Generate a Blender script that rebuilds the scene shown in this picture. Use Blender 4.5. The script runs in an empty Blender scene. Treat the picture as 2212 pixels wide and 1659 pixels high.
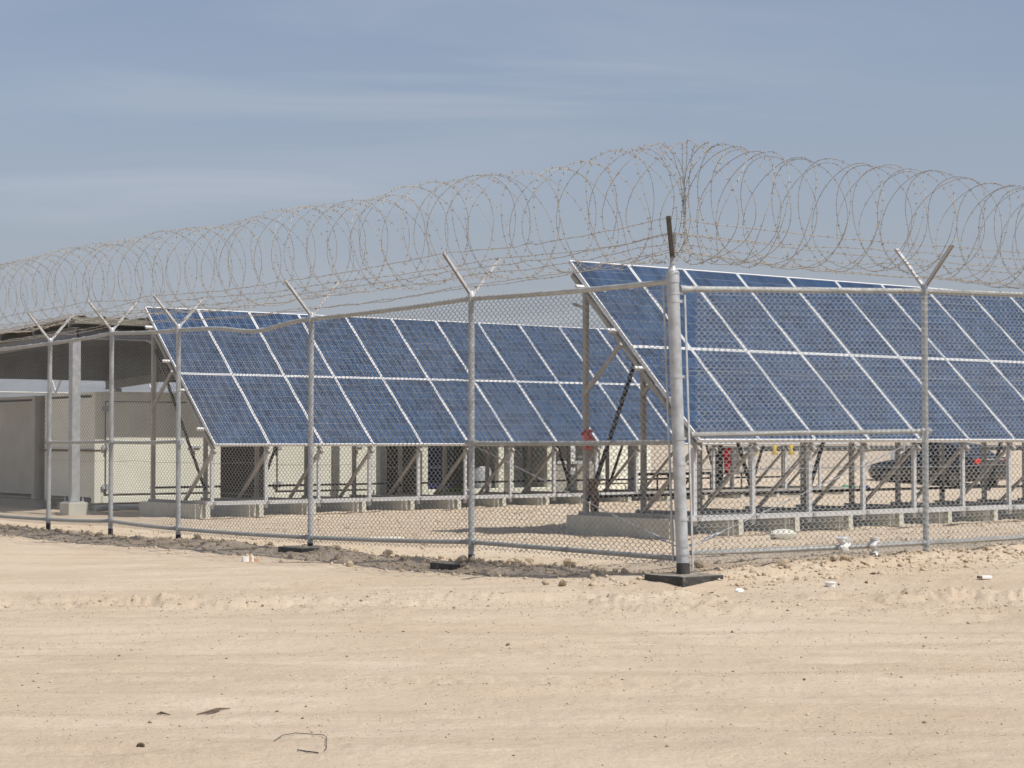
import bpy, math, random
import numpy as np
from mathutils import Vector, Matrix

random.seed(7)
RNG = np.random.default_rng(11)
scene = bpy.context.scene
col = scene.collection
HC = 1.19                                   # eye height

# ------------------------------------------------------------------ camera
cam_d = bpy.data.cameras.new('camera')
cam_d.sensor_width = 36.0
cam_d.lens = 36.0 * 4110 / 2212
cam_d.clip_start = 0.1
cam_d.clip_end = 9000
cam = bpy.data.objects.new('camera', cam_d)
cam.location = (0, 0, HC)
cam.rotation_euler = (math.radians(90 + 1.68), 0, 0)
col.objects.link(cam)
scene.camera = cam

# ------------------------------------------------------------------ sky and sun
SUN_EL = math.radians(56)
SUN_AZ = math.radians(124)                  # from +Y towards +X
world = bpy.data.worlds.new('World')
scene.world = world
world.use_nodes = True
wn, wl = world.node_tree.nodes, world.node_tree.links
wn.clear()
w_out = wn.new('ShaderNodeOutputWorld')
w_bg = wn.new('ShaderNodeBackground')
w_bg.inputs['Strength'].default_value = 0.125
sky = wn.new('ShaderNodeTexSky')
sky.sky_type = 'NISHITA'
sky.sun_disc = False
sky.sun_elevation = SUN_EL
sky.sun_rotation = SUN_AZ
sky.altitude = 0
sky.air_density = 1.0
sky.dust_density = 2.2
sky.ozone_density = 3.0
hsv = wn.new('ShaderNodeHueSaturation')
hsv.inputs['Saturation'].default_value = 0.72
hsv.inputs['Value'].default_value = 1.0
wl.new(sky.outputs[0], hsv.inputs['Color'])
tint = wn.new('ShaderNodeMix'); tint.data_type = 'RGBA'; tint.blend_type = 'MULTIPLY'
tint.inputs[0].default_value = 1.0
tint.inputs[7].default_value = (0.90, 0.935, 1.0, 1)
wl.new(hsv.outputs[0], tint.inputs[6])
# thin cirrus on a plane high above
tc = wn.new('ShaderNodeTexCoord')
sep = wn.new('ShaderNodeSeparateXYZ')
wl.new(tc.outputs['Generated'], sep.inputs[0])
zc = wn.new('ShaderNodeMath'); zc.operation = 'ADD'; zc.inputs[1].default_value = 0.06
wl.new(sep.outputs[2], zc.inputs[0])
zm = wn.new('ShaderNodeMath'); zm.operation = 'MAXIMUM'; zm.inputs[1].default_value = 0.03
wl.new(zc.outputs[0], zm.inputs[0])
dx = wn.new('ShaderNodeMath'); dx.operation = 'DIVIDE'
dy = wn.new('ShaderNodeMath'); dy.operation = 'DIVIDE'
wl.new(sep.outputs[0], dx.inputs[0]); wl.new(zm.outputs[0], dx.inputs[1])
wl.new(sep.outputs[1], dy.inputs[0]); wl.new(zm.outputs[0], dy.inputs[1])
comb = wn.new('ShaderNodeCombineXYZ')
wl.new(dx.outputs[0], comb.inputs[0]); wl.new(dy.outputs[0], comb.inputs[1])
cmap = wn.new('ShaderNodeMapping')
cmap.inputs['Rotation'].default_value = (0, 0, math.radians(-16))
cmap.inputs['Scale'].default_value = (0.55, 1.0, 1)
cmap.inputs['Location'].default_value = (1.7, 0.55, 0)
wl.new(comb.outputs[0], cmap.inputs[0])
cn = wn.new('ShaderNodeTexNoise')
cn.inputs['Scale'].default_value = 1.3
cn.inputs['Detail'].default_value = 7
cn.inputs['Roughness'].default_value = 0.52
cn.inputs['Distortion'].default_value = 0.6
wl.new(cmap.outputs[0], cn.inputs['Vector'])
cr = wn.new('ShaderNodeValToRGB')
cr.color_ramp.elements[0].position = 0.45; cr.color_ramp.elements[0].color = (0, 0, 0, 1)
cr.color_ramp.elements[1].position = 0.80; cr.color_ramp.elements[1].color = (1, 1, 1, 1)
wl.new(cn.outputs[0], cr.inputs[0])
# broad patches of more and less cirrus
pn = wn.new('ShaderNodeTexNoise')
pn.inputs['Scale'].default_value = 0.35
pn.inputs['Detail'].default_value = 1
pmap = wn.new('ShaderNodeMapping')
pmap.inputs['Location'].default_value = (0.55, 0.2, 0)
wl.new(comb.outputs[0], pmap.inputs[0]); wl.new(pmap.outputs[0], pn.inputs['Vector'])
pr = wn.new('ShaderNodeMapRange')
pr.inputs[1].default_value = 0.42; pr.inputs[2].default_value = 0.66
wl.new(pn.outputs[0], pr.inputs[0])
cm = wn.new('ShaderNodeMath'); cm.operation = 'MULTIPLY'
wl.new(cr.outputs[0], cm.inputs[0]); wl.new(pr.outputs[0], cm.inputs[1])
cm2 = wn.new('ShaderNodeMath'); cm2.operation = 'MULTIPLY'; cm2.inputs[1].default_value = 0.8
wl.new(cm.outputs[0], cm2.inputs[0])
cmix = wn.new('ShaderNodeMix'); cmix.data_type = 'RGBA'
cmix.inputs[7].default_value = (5.0, 5.25, 5.8, 1)
wl.new(cm2.outputs[0], cmix.inputs[0])
hz = wn.new('ShaderNodeMapRange'); hz.interpolation_type = 'SMOOTHSTEP'
hz.inputs[1].default_value = 0.0; hz.inputs[2].default_value = 0.24; hz.inputs[3].default_value = 0.80; hz.inputs[4].default_value = 0.12
wl.new(sep.outputs[2], hz.inputs[0])
hmix = wn.new('ShaderNodeMix'); hmix.data_type = 'RGBA'
hmix.inputs[7].default_value = (3.62, 3.84, 4.36, 1)
wl.new(hz.outputs[0], hmix.inputs[0]); wl.new(tint.outputs[2], hmix.inputs[6])
wl.new(hmix.outputs[2], cmix.inputs[6])
wl.new(cmix.outputs[2], w_bg.inputs['Color'])
wl.new(w_bg.outputs[0], w_out.inputs[0])

sun_d = bpy.data.lights.new('sun', 'SUN')
sun_d.energy = 5.0
sun_d.angle = math.radians(0.53)
sun_d.color = (1.0, 0.955, 0.88)
sun = bpy.data.objects.new('sun', sun_d)
S = Vector((math.sin(SUN_AZ) * math.cos(SUN_EL), math.cos(SUN_AZ) * math.cos(SUN_EL), math.sin(SUN_EL)))
sun.rotation_euler = S.to_track_quat('Z', 'Y').to_euler()
sun.location = (20, -12, 30)
col.objects.link(sun)

scene.view_settings.view_transform = 'Standard'
scene.view_settings.look = 'None'
scene.view_settings.gamma = 1.0
scene.view_settings.use_curve_mapping = False
scene.view_settings.exposure = -0.15
scene.render.engine = 'CYCLES'

# ------------------------------------------------------------------ materials
def nodes_of(m):
    return m.node_tree.nodes, m.node_tree.links

def mat(name, c, rough=0.6, metal=0.0, var=0.12, scale=6.0, bump=0.0, bscale=40.0, spec=0.5, coat=0.0, c2=None, alpha=1.0, trans=0.0):
    m = bpy.data.materials.new(name); m.use_nodes = True
    n, l = nodes_of(m)
    b = n['Principled BSDF']
    b.inputs['Roughness'].default_value = rough
    b.inputs['Metallic'].default_value = metal
    b.inputs['Specular IOR Level'].default_value = spec
    b.inputs['Coat Weight'].default_value = coat
    b.inputs['Coat Roughness'].default_value = 0.05
    if trans: b.inputs['Transmission Weight'].default_value = trans
    tcn = n.new('ShaderNodeTexCoord')
    nz = n.new('ShaderNodeTexNoise')
    nz.inputs['Scale'].default_value = scale; nz.inputs['Detail'].default_value = 6; nz.inputs['Roughness'].default_value = 0.62
    l.new(tcn.outputs['Object'], nz.inputs['Vector'])
    mx = n.new('ShaderNodeMix'); mx.data_type = 'RGBA'
    if c2 is None:
        c2 = tuple(min(1, x * (1 + var)) for x in c)
        c1 = tuple(x * (1 - var) for x in c)
    else:
        c1 = c
    mx.inputs[6].default_value = (*c1, 1); mx.inputs[7].default_value = (*c2, 1)
    mr = n.new('ShaderNodeMapRange'); mr.inputs[1].default_value = 0.3; mr.inputs[2].default_value = 0.7
    l.new(nz.outputs[0], mr.inputs[0]); l.new(mr.outputs[0], mx.inputs[0])
    l.new(mx.outputs[2], b.inputs['Base Color'])
    if bump:
        bn = n.new('ShaderNodeTexNoise'); bn.inputs['Scale'].default_value = bscale; bn.inputs['Detail'].default_value = 5
        l.new(tcn.outputs['Object'], bn.inputs['Vector'])
        bp = n.new('ShaderNodeBump'); bp.inputs['Strength'].default_value = bump; bp.inputs['Distance'].default_value = 0.02
        l.new(bn.outputs[0], bp.inputs['Height']); l.new(bp.outputs[0], b.inputs['Normal'])
    return m

M = {}
M['galv'] = mat('galvanised_steel', (0.43, 0.445, 0.455), 0.5, 0.3, 0.24, 11, 0.15, 120)
M['galv_wire'] = mat('galvanised_wire', (0.34, 0.345, 0.335), 0.5, 0.25, 0.18, 5)
M['rail'] = mat('dusty_galvanised_rail', (0.44, 0.44, 0.42), 0.5, 0.25, 0.18, 9, 0.1, 90)
M['barb'] = mat('dusty_barbed_wire', (0.32, 0.29, 0.25), 0.65, 0.1, 0.25, 8)
M['alu'] = mat('white_anodised_aluminium', (0.66, 0.66, 0.665), 0.42, 0.15, 0.05, 4)
M['frame_steel'] = mat('array_frame_steel', (0.34, 0.32, 0.29), 0.55, 0.2, 0.16, 10, 0.05, 80)
M['shaded_arm'] = mat('shaded_dark_galvanising', (0.15, 0.15, 0.145), 0.55, 0.3, 0.2, 12)  # galvanising darkened to carry the shade under the corner arms
M['light_steel'] = mat('bright_galvanised_channel', (0.52, 0.52, 0.52), 0.5, 0.2, 0.1, 10, 0.05, 80)
M['black_steel'] = mat('black_painted_steel', (0.03, 0.03, 0.032), 0.45, 0.1, 0.3, 10)
M['concrete'] = mat('pale_cast_concrete', (0.52, 0.51, 0.44), 0.85, 0, 0.12, 5, 0.35, 60)
M['tar'] = mat('tar_painted_concrete', (0.018, 0.018, 0.019), 0.6, 0, 0.4, 9, 0.6, 40, c2=(0.07, 0.068, 0.062))
def dusty_tar():
    m = M['tar'].copy(); m.name = 'dusty_tar_painted_concrete'
    n, l = nodes_of(m); b = n['Principled BSDF']
    src = b.inputs['Base Color'].links[0].from_socket
    geo = n.new('ShaderNodeNewGeometry'); sp = n.new('ShaderNodeSeparateXYZ'); l.new(geo.outputs['True Normal'], sp.inputs[0])
    nz = n.new('ShaderNodeTexNoise'); nz.inputs['Scale'].default_value = 9; nz.inputs['Detail'].default_value = 6
    l.new(geo.outputs['Position'], nz.inputs['Vector'])
    up = n.new('ShaderNodeMapRange'); up.inputs[1].default_value = 0.5; up.inputs[2].default_value = 0.9; l.new(sp.outputs[2], up.inputs[0])
    ns = n.new('ShaderNodeMapRange'); ns.inputs[1].default_value = 0.35; ns.inputs[2].default_value = 0.62; ns.inputs[3].default_value = 0.25; l.new(nz.outputs[0], ns.inputs[0])
    ed = n.new('ShaderNodeMapRange'); ed.inputs[1].default_value = 0.60; ed.inputs[2].default_value = 0.72; ed.inputs[4].default_value = 0.5; l.new(nz.outputs[0], ed.inputs[0])
    mu = n.new('ShaderNodeMath'); mu.operation = 'MULTIPLY'; l.new(up.outputs[0], mu.inputs[0]); l.new(ns.outputs[0], mu.inputs[1])
    mxx = n.new('ShaderNodeMath'); mxx.operation = 'MAXIMUM'; l.new(mu.outputs[0], mxx.inputs[0]); l.new(ed.outputs[0], mxx.inputs[1])
    mx = n.new('ShaderNodeMix'); mx.data_type = 'RGBA'; mx.inputs[7].default_value = (0.36, 0.31, 0.25, 1)
    l.new(mxx.outputs[0], mx.inputs[0]); l.new(src, mx.inputs[6]); l.new(mx.outputs[2], b.inputs['Base Color'])
    return m
M['tar_dusty'] = dusty_tar()
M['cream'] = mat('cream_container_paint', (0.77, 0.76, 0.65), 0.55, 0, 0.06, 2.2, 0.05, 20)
M['cream_shaded'] = mat('shaded_cream_container_paint', (0.38, 0.36, 0.31), 0.65, 0, 0.12, 2.5, 0.05, 20)  # cream paint darkened to stand in for shade on the sheltered containers
M['container_shade'] = mat('container_shade_dark', (0.07, 0.068, 0.06), 0.8, 0, 0.2, 3)  # dark colour standing in for shade inside and between the containers
M['rust'] = mat('rusty_steel', (0.13, 0.06, 0.035), 0.8, 0, 0.3, 20, 0.3, 60)
M['brass'] = mat('brass_padlock', (0.35, 0.24, 0.09), 0.4, 0.7, 0.1, 20)
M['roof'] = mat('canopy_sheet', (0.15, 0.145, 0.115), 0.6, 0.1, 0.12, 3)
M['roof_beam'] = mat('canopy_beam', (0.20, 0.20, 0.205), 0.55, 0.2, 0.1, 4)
M['white'] = mat('white_card', (0.78, 0.78, 0.76), 0.7, 0, 0.05, 20)
M['orange_print'] = mat('orange_print', (0.52, 0.30, 0.17), 0.6, 0, 0.1, 20)
M['red_cloth'] = mat('red_cloth', (0.30, 0.012, 0.025), 0.85, 0, 0.2, 12, 0.2, 60)
M['pink_film'] = mat('faded_red_plastic', (0.55, 0.13, 0.15), 0.6, 0, 0.25, 12)
M['brown_cloth'] = mat('brown_sacking', (0.20, 0.15, 0.11), 0.9, 0, 0.25, 14, 0.3, 80)
M['blue_cloth'] = mat('navy_cloth', (0.02, 0.025, 0.11), 0.85, 0, 0.25, 8, 0.2, 40)
M['green_sack'] = mat('green_sacking', (0.09, 0.17, 0.015), 0.85, 0, 0.3, 12, 0.3, 50)
M['green_glass'] = mat('green_bottle_plastic', (0.02, 0.25, 0.09), 0.2, 0, 0.1, 12)
M['grey_box'] = mat('grey_enamel', (0.42, 0.44, 0.46), 0.45, 0, 0.06, 6)
M['dark_board'] = mat('dark_board', (0.02, 0.022, 0.025), 0.6, 0, 0.2, 6)
M['yellow'] = mat('yellow_paint', (0.72, 0.52, 0.02), 0.45, 0, 0.1, 8)
M['pipe'] = mat('black_pipe', (0.03, 0.028, 0.03), 0.5, 0, 0.2, 3)
M['car_black'] = mat('black_car_paint', (0.012, 0.012, 0.015), 0.3, 0, 0.2, 3, coat=0.7)
M['car_grey'] = mat('grey_car_paint', (0.30, 0.30, 0.32), 0.35, 0.2, 0.1, 3, coat=0.6)
M['car_glass'] = mat('car_glass', (0.02, 0.024, 0.03), 0.04, 0, 0.1, 2, spec=0.9)
M['tyre'] = mat('tyre_rubber', (0.02, 0.02, 0.02), 0.85, 0, 0.2, 20)
M['chrome'] = mat('chrome', (0.72, 0.72, 0.74), 0.12, 1.0, 0.03, 5)
M['alloy'] = mat('dusty_alloy', (0.16, 0.15, 0.14), 0.5, 0.4, 0.1, 10)
M['tail'] = mat('red_lamp_plastic', (0.55, 0.01, 0.01), 0.12, 0, 0.1, 10, coat=0.5)
M['stick'] = mat('dry_stick', (0.11, 0.075, 0.05), 0.9, 0, 0.3, 30)
M['ply'] = mat('pale_board', (0.70, 0.66, 0.56), 0.8, 0, 0.1, 10)
M['stone'] = mat('limestone', (0.40, 0.31, 0.21), 0.95, 0, 0.2, 9, 0.5, 40, c2=(0.56, 0.46, 0.34))
M['stone_dark'] = mat('brown_stone', (0.20, 0.135, 0.09), 0.95, 0, 0.25, 12, 0.5, 40)

def slotted_mat():
    # perforated galvanised channel: rows of short dark slots (flat print at this distance is real holes punched in rows)
    return mat('slotted_channel_paint', (0.74, 0.75, 0.75), 0.45, 0.1, 0.04, 6)
M['slotted'] = slotted_mat()

def cell_mat():
    m = bpy.data.materials.new('polycrystalline_cell'); m.use_nodes = True
    n, l = nodes_of(m); b = n['Principled BSDF']
    b.inputs['Roughness'].default_value = 0.45
    b.inputs['Specular IOR Level'].default_value = 0.12
    b.inputs['Coat Weight'].default_value = 0.32
    b.inputs['Coat Roughness'].default_value = 0.10
    geo = n.new('ShaderNodeNewGeometry')
    vo = n.new('ShaderNodeTexVoronoi'); vo.inputs['Scale'].default_value = 32
    l.new(geo.outputs['Position'], vo.inputs['Vector'])
    sp = n.new('ShaderNodeSeparateColor'); l.new(vo.outputs['Color'], sp.inputs[0])
    nz = n.new('ShaderNodeTexNoise'); nz.inputs['Scale'].default_value = 1.1; nz.inputs['Detail'].default_value = 4
    l.new(geo.outputs['Position'], nz.inputs['Vector'])
    ad = n.new('ShaderNodeMath'); ad.operation = 'MULTIPLY_ADD'; ad.inputs[1].default_value = 0.5
    l.new(sp.outputs[0], ad.inputs[0]); 
    sc = n.new('ShaderNodeMath'); sc.operation = 'MULTIPLY'; sc.inputs[1].default_value = 0.6
    l.new(nz.outputs[0], sc.inputs[0]); l.new(sc.outputs[0], ad.inputs[2])
    ramp = n.new('ShaderNodeValToRGB')
    ramp.color_ramp.elements[0].position = 0.15; ramp.color_ramp.elements[0].color = (0.004, 0.020, 0.062, 1)
    ramp.color_ramp.elements[1].position = 0.85; ramp.color_ramp.elements[1].color = (0.010, 0.048, 0.118, 1)
    l.new(ad.outputs[0], ramp.inputs[0])
    # two printed busbars along each cell: UV.x runs 0..1 across a cell
    uv = n.new('ShaderNodeUVMap')
    su = n.new('ShaderNodeSeparateXYZ'); l.new(uv.outputs[0], su.inputs[0])
    mm = n.new('ShaderNodeMath'); mm.operation = 'PINGPONG'; mm.inputs[1].default_value = 0.5
    l.new(su.outputs[0], mm.inputs[0])
    d = n.new('ShaderNodeMath'); d.operation = 'SUBTRACT'; d.inputs[1].default_value = 0.26
    l.new(mm.outputs[0], d.inputs[0])
    a = n.new('ShaderNodeMath'); a.operation = 'ABSOLUTE'; l.new(d.outputs[0], a.inputs[0])
    lt = n.new('ShaderNodeMath'); lt.operation = 'LESS_THAN'; lt.inputs[1].default_value = 0.013
    l.new(a.outputs[0], lt.inputs[0])
    mx = n.new('ShaderNodeMix'); mx.data_type = 'RGBA'
    mx.inputs[7].default_value = (0.22, 0.25, 0.30, 1)
    l.new(lt.outputs[0], mx.inputs[0]); l.new(ramp.outputs[0], mx.inputs[6])
    # desert dust lying on the glass
    dn = n.new('ShaderNodeTexNoise'); dn.inputs['Scale'].default_value = 0.5; dn.inputs['Detail'].default_value = 5
    l.new(geo.outputs['Position'], dn.inputs['Vector'])
    dm = n.new('ShaderNodeMapRange'); dm.inputs[1].default_value = 0.3; dm.inputs[2].default_value = 0.75
    dm.inputs[3].default_value = 0.0; dm.inputs[4].default_value = 0.055
    l.new(dn.outputs[0], dm.inputs[0])
    mx2 = n.new('ShaderNodeMix'); mx2.data_type = 'RGBA'; mx2.inputs[7].default_value = (0.42, 0.36, 0.28, 1)
    l.new(dm.outputs[0], mx2.inputs[0]); l.new(mx.outputs[2], mx2.inputs[6])
    at = n.new('ShaderNodeAttribute'); at.attribute_name = 'tone'
    oi = n.new('ShaderNodeObjectInfo')
    sm = n.new('ShaderNodeMath'); sm.operation = 'ADD'; l.new(at.outputs['Fac'], sm.inputs[0]); l.new(oi.outputs['Random'], sm.inputs[1])
    fr_ = n.new('ShaderNodeMath'); fr_.operation = 'FRACT'; l.new(sm.outputs[0], fr_.inputs[0])
    tr = n.new('ShaderNodeMapRange'); tr.inputs[3].default_value = 0.74; tr.inputs[4].default_value = 1.22; l.new(fr_.outputs[0], tr.inputs[0])
    vm = n.new('ShaderNodeVectorMath'); vm.operation = 'SCALE'; l.new(mx2.outputs[2], vm.inputs[0]); l.new(tr.outputs[0], vm.inputs['Scale'])
    l.new(vm.outputs[0], b.inputs['Base Color'])
    return m
M['cell'] = cell_mat()
M['backsheet'] = mat('white_backsheet', (0.42, 0.45, 0.48), 0.4, 0, 0.04, 3, coat=0.4)

def sand_mat():
    m = bpy.data.materials.new('desert_sand'); m.use_nodes = True
    n, l = nodes_of(m); b = n['Principled BSDF']
    b.inputs['Roughness'].default_value = 0.95
    b.inputs['Specular IOR Level'].default_value = 0.15
    geo = n.new('ShaderNodeNewGeometry')
    def noise(scale, detail, rough, stretch=None):
        nz = n.new('ShaderNodeTexNoise'); nz.inputs['Scale'].default_value = scale
        nz.inputs['Detail'].default_value = detail; nz.inputs['Roughness'].default_value = rough
        if stretch:
            mp = n.new('ShaderNodeMapping'); mp.inputs['Scale'].default_value = stretch
            mp.inputs['Rotation'].default_value = (0, 0, math.radians(8))
            l.new(geo.outputs['Position'], mp.inputs[0]); l.new(mp.outputs[0], nz.inputs['Vector'])
        else:
            l.new(geo.outputs['Position'], nz.inputs['Vector'])
        return nz
    def ramp(src, p0, p1, c0, c1):
        r = n.new('ShaderNodeMapRange'); r.inputs[1].default_value = p0; r.inputs[2].default_value = p1
        r.inputs[3].default_value = c0; r.inputs[4].default_value = c1
        l.new(src.outputs[0], r.inputs[0]); return r
    def mix(fac, a, bcol, mode='MIX'):
        x = n.new('ShaderNodeMix'); x.data_type = 'RGBA'; x.blend_type = mode
        l.new(fac.outputs[0], x.inputs[0])
        if isinstance(a, tuple): x.inputs[6].default_value = (*a, 1)
        else: l.new(a.outputs[2], x.inputs[6])
        x.inputs[7].default_value = (*bcol, 1)
        return x
    big = ramp(noise(0.45, 5, 0.6), 0.38, 0.62, 0, 1)
    a = mix(big, (0.485, 0.388, 0.283), (0.553, 0.460, 0.353))
    streak = ramp(noise(1.1, 7, 0.68, (0.24, 2.4, 1)), 0.47, 0.68, 0, 0.66)
    a = mix(streak, a, (0.395, 0.298, 0.213))
    pale = ramp(noise(1.7, 6, 0.7, (0.5, 1.6, 1)), 0.55, 0.72, 0, 0.7)
    a = mix(pale, a, (0.63, 0.55, 0.43))
    grain = ramp(noise(55, 4, 0.75), 0.30, 0.70, 0, 0.5)
    a = mix(grain, a, (0.58, 0.47, 0.36))
    speck = ramp(noise(42, 3, 0.6), 0.62, 0.72, 0, 0.45)
    a = mix(speck, a, (0.30, 0.215, 0.145))
    speck2 = ramp(noise(17, 4, 0.7), 0.64, 0.72, 0, 0.3)
    a = mix(speck2, a, (0.34, 0.25, 0.17))
    l.new(a.outputs[2], b.inputs['Base Color'])
    # grain and small lumps
    s1 = noise(30, 6, 0.75); s2 = noise(7, 5, 0.65, (0.6, 1.4, 1))
    b1 = n.new('ShaderNodeBump'); b1.inputs['Strength'].default_value = 0.75; b1.inputs['Distance'].default_value = 0.022
    b2 = n.new('ShaderNodeBump'); b2.inputs['Strength'].default_value = 0.5; b2.inputs['Distance'].default_value = 0.05
    l.new(s2.outputs[0], b2.inputs['Height'])
    l.new(b2.outputs[0], b1.inputs['Normal']); l.new(s1.outputs[0], b1.inputs['Height'])
    l.new(b1.outputs[0], b.inputs['Normal'])
    return m
M['sand'] = sand_mat()

# ------------------------------------------------------------------ helpers
def set_props(o, label=None, cat=None, group=None, kind=None):
    if label: o['label'] = label
    if cat: o['category'] = cat
    if group: o['group'] = group
    if kind: o['kind'] = kind
    return o

def origin(o):
    v = Vector((0, 0, 0))
    while o is not None:
        v += o.location; o = o.parent
    return v

def thing(name, loc, label, cat, group=None):
    o = bpy.data.objects.new(name, None)
    o.empty_display_size = 0.2
    o.location = loc; col.objects.link(o)
    return set_props(o, label, cat, group)

def link(name, me, parent=None, matrix=None):
    o = bpy.data.objects.new(name, me); col.objects.link(o)
    if parent is not None: o.parent = parent
    if matrix is not None: o.matrix_basis = matrix
    return o

class MB:
    """collects shapes in world coordinates, then becomes one mesh object"""
    def __init__(self): self.v = []; self.f = []
    def add(self, vs, fs):
        k = len(self.v); self.v += [tuple(p) for p in vs]; self.f += [tuple(i + k for i in f) for f in fs]
    def box(self, c, size, ax=None):
        c = Vector(c); sx, sy, sz = size[0] / 2, size[1] / 2, size[2] / 2
        if ax is None: ax = (Vector((1, 0, 0)), Vector((0, 1, 0)), Vector((0, 0, 1)))
        vs = []
        for z in (-sz, sz):
            for x, y in ((-sx, -sy), (sx, -sy), (sx, sy), (-sx, sy)):
                vs.append(c + ax[0] * x + ax[1] * y + ax[2] * z)
        self.add(vs, [(3, 2, 1, 0), (4, 5, 6, 7), (0, 1, 5, 4), (1, 2, 6, 5), (2, 3, 7, 6), (3, 0, 4, 7)])
        return self
    def bar(self, p0, p1, w, h, side=None):
        """rectangular bar from p0 to p1, w measured along 'side', h across"""
        p0, p1 = Vector(p0), Vector(p1); d = (p1 - p0); L = d.length; d.normalize()
        side = Vector(side if side is not None else (0, 0, 1))
        s = (side - d * side.dot(d)).normalized(); t = d.cross(s)
        return self.box((p0 + p1) / 2, (L, w, h), (d, s, t))
    def chan(self, p0, p1, w, h, t, side, open_dir):
        """channel section: web and two flanges"""
        p0, p1 = Vector(p0), Vector(p1)
        side = Vector(side).normalized(); od = Vector(open_dir).normalized()
        self.bar(p0 - od * (h / 2 - t / 2), p1 - od * (h / 2 - t / 2), w, t, side)
        for s in (-1, 1):
            q = side * (s * (w / 2 - t / 2)) + od * (t / 2)
            self.bar(p0 + q, p1 + q, t, h - t - 0.0005, side)
        return self
    def tube(self, pts, r, n=8, caps=True, closed=False):
        pts = [Vector(p) for p in pts]; N = len(pts); k = len(self.v)
        rs = r if isinstance(r, (list, tuple)) else [r] * N
        t0 = (pts[1] - pts[0]).normalized()
        up = Vector((0, 0, 1)) if abs(t0.z) < 0.9 else Vector((1, 0, 0))
        nrm = (up - t0 * up.dot(t0)).normalized()
        for i in range(N):
            if i == 0: t = t0
            elif i == N - 1: t = (pts[i] - pts[i - 1]).normalized()
            else: t = (pts[i + 1] - pts[i - 1]).normalized()
            nrm = (nrm - t * nrm.dot(t)).normalized(); bn = t.cross(nrm)
            for j in range(n):
                a = 2 * math.pi * j / n
                self.v.append(tuple(pts[i] + (nrm * math.cos(a) + bn * math.sin(a)) * rs[i]))
        for i in range(N - 1):
            for j in range(n):
                a = k + i * n + j; b = k + i * n + (j + 1) % n
                self.f.append((a, b, b + n, a + n))
        if caps:
            self.f.append(tuple(k + j for j in range(n))[::-1])
            self.f.append(tuple(k + (N - 1) * n + j for j in range(n)))
        return self
    def prism(self, poly, vec):
        poly = [Vector(p) for p in poly]; vec = Vector(vec); n = len(poly)
        self.add(poly + [p + vec for p in poly],
                 [tuple(range(n))[::-1], tuple(range(n, 2 * n))] + [(i, (i + 1) % n, (i + 1) % n + n, i + n) for i in range(n)])
        return self
    def build(self, name, m, parent=None, smooth=False, bevel=0.0):
        me = bpy.data.meshes.new(name)
        o0 = origin(parent) if parent is not None else Vector((0, 0, 0))
        vs = np.array(self.v, dtype=np.float64) - np.array(o0)
        me.from_pydata(vs.tolist(), [], self.f)
        me.materials.append(M[m] if isinstance(m, str) else m)
        if smooth:
            me.polygons.foreach_set('use_smooth', [True] * len(me.polygons))
            me.set_sharp_from_angle(angle=math.radians(40))
        me.update()
        o = link(name, me, parent)
        if bevel:
            md = o.modifiers.new('bevel', 'BEVEL'); md.width = bevel; md.segments = 2; md.limit_method = 'ANGLE'
        return o
    def top(self, name, m, base, label, cat, group=None, kind=None, smooth=False, bevel=0.0):
        """a thing that is one mesh, with its origin at its base"""
        base = Vector(base)
        self.v = [tuple(Vector(p) - base) for p in self.v]
        o = self.build(name, m, None, smooth, bevel); o.location = base
        return set_props(o, label, cat, group, kind)

def mesh_np(name, verts, faces, m, smooth=False):
    me = bpy.data.meshes.new(name)
    nv, nf, k = len(verts), len(faces), faces.shape[1]
    me.vertices.add(nv); me.vertices.foreach_set('co', np.ascontiguousarray(verts, dtype=np.float32).ravel())
    me.loops.add(nf * k); me.loops.foreach_set('vertex_index', np.ascontiguousarray(faces, dtype=np.int32).ravel())
    me.polygons.add(nf)
    me.polygons.foreach_set('loop_start', np.arange(0, nf * k, k, dtype=np.int32))
    me.polygons.foreach_set('loop_total', np.full(nf, k, dtype=np.int32))
    if smooth: me.polygons.foreach_set('use_smooth', np.ones(nf, dtype=bool))
    me.materials.append(m)
    me.update(calc_edges=True); me.validate()
    return me

# value noise on numpy arrays
def vnoise(x, y, seed=0):
    ix = np.floor(x).astype(np.int64); iy = np.floor(y).astype(np.int64)
    fx = x - ix; fy = y - iy
    fx = fx * fx * fx * (fx * (fx * 6 - 15) + 10); fy = fy * fy * fy * (fy * (fy * 6 - 15) + 10)
    def h(a, b):
        n = (a * 374761393 + b * 668265263 + seed * 1274126177) & 0xFFFFFFFF
        n = ((n ^ (n >> 13)) * 1274126177) & 0xFFFFFFFF
        n = n ^ (n >> 16)
        return (n & 0xFFFF) / 65535.0
    return ((h(ix, iy) * (1 - fx) + h(ix + 1, iy) * fx) * (1 - fy) + (h(ix, iy + 1) * (1 - fx) + h(ix + 1, iy + 1) * fx) * fy) * 2 - 1
def fbm(x, y, seed=0, oct=4, gain=0.5):
    s = 0; a = 1.0
    for i in range(oct):
        s = s + a * vnoise(x * 2 ** i + 13.7 * i, y * 2 ** i + 7.3 * i, seed + i); a *= gain
    return s
def sstep(x, a, b):
    t = np.clip((x - a) / (b - a), 0, 1); return t * t * (3 - 2 * t)

# ------------------------------------------------------------------ layout frames
R3 = Vector((0.784, 0.621, 0)).normalized()          # along the panel rows and the side fence
U3 = Vector((-R3.y, R3.x, 0))                        # along the other fence, away from the eye
Z3 = Vector((0, 0, 1))
FC = Vector((1.49, 16.58, 0))                        # fence corner
A1 = Vector((2.21, 22.4, 0))                         # low left corner of the near panel row
A2 = Vector((-4.66, 29.85, 0))                       # of the far row

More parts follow.
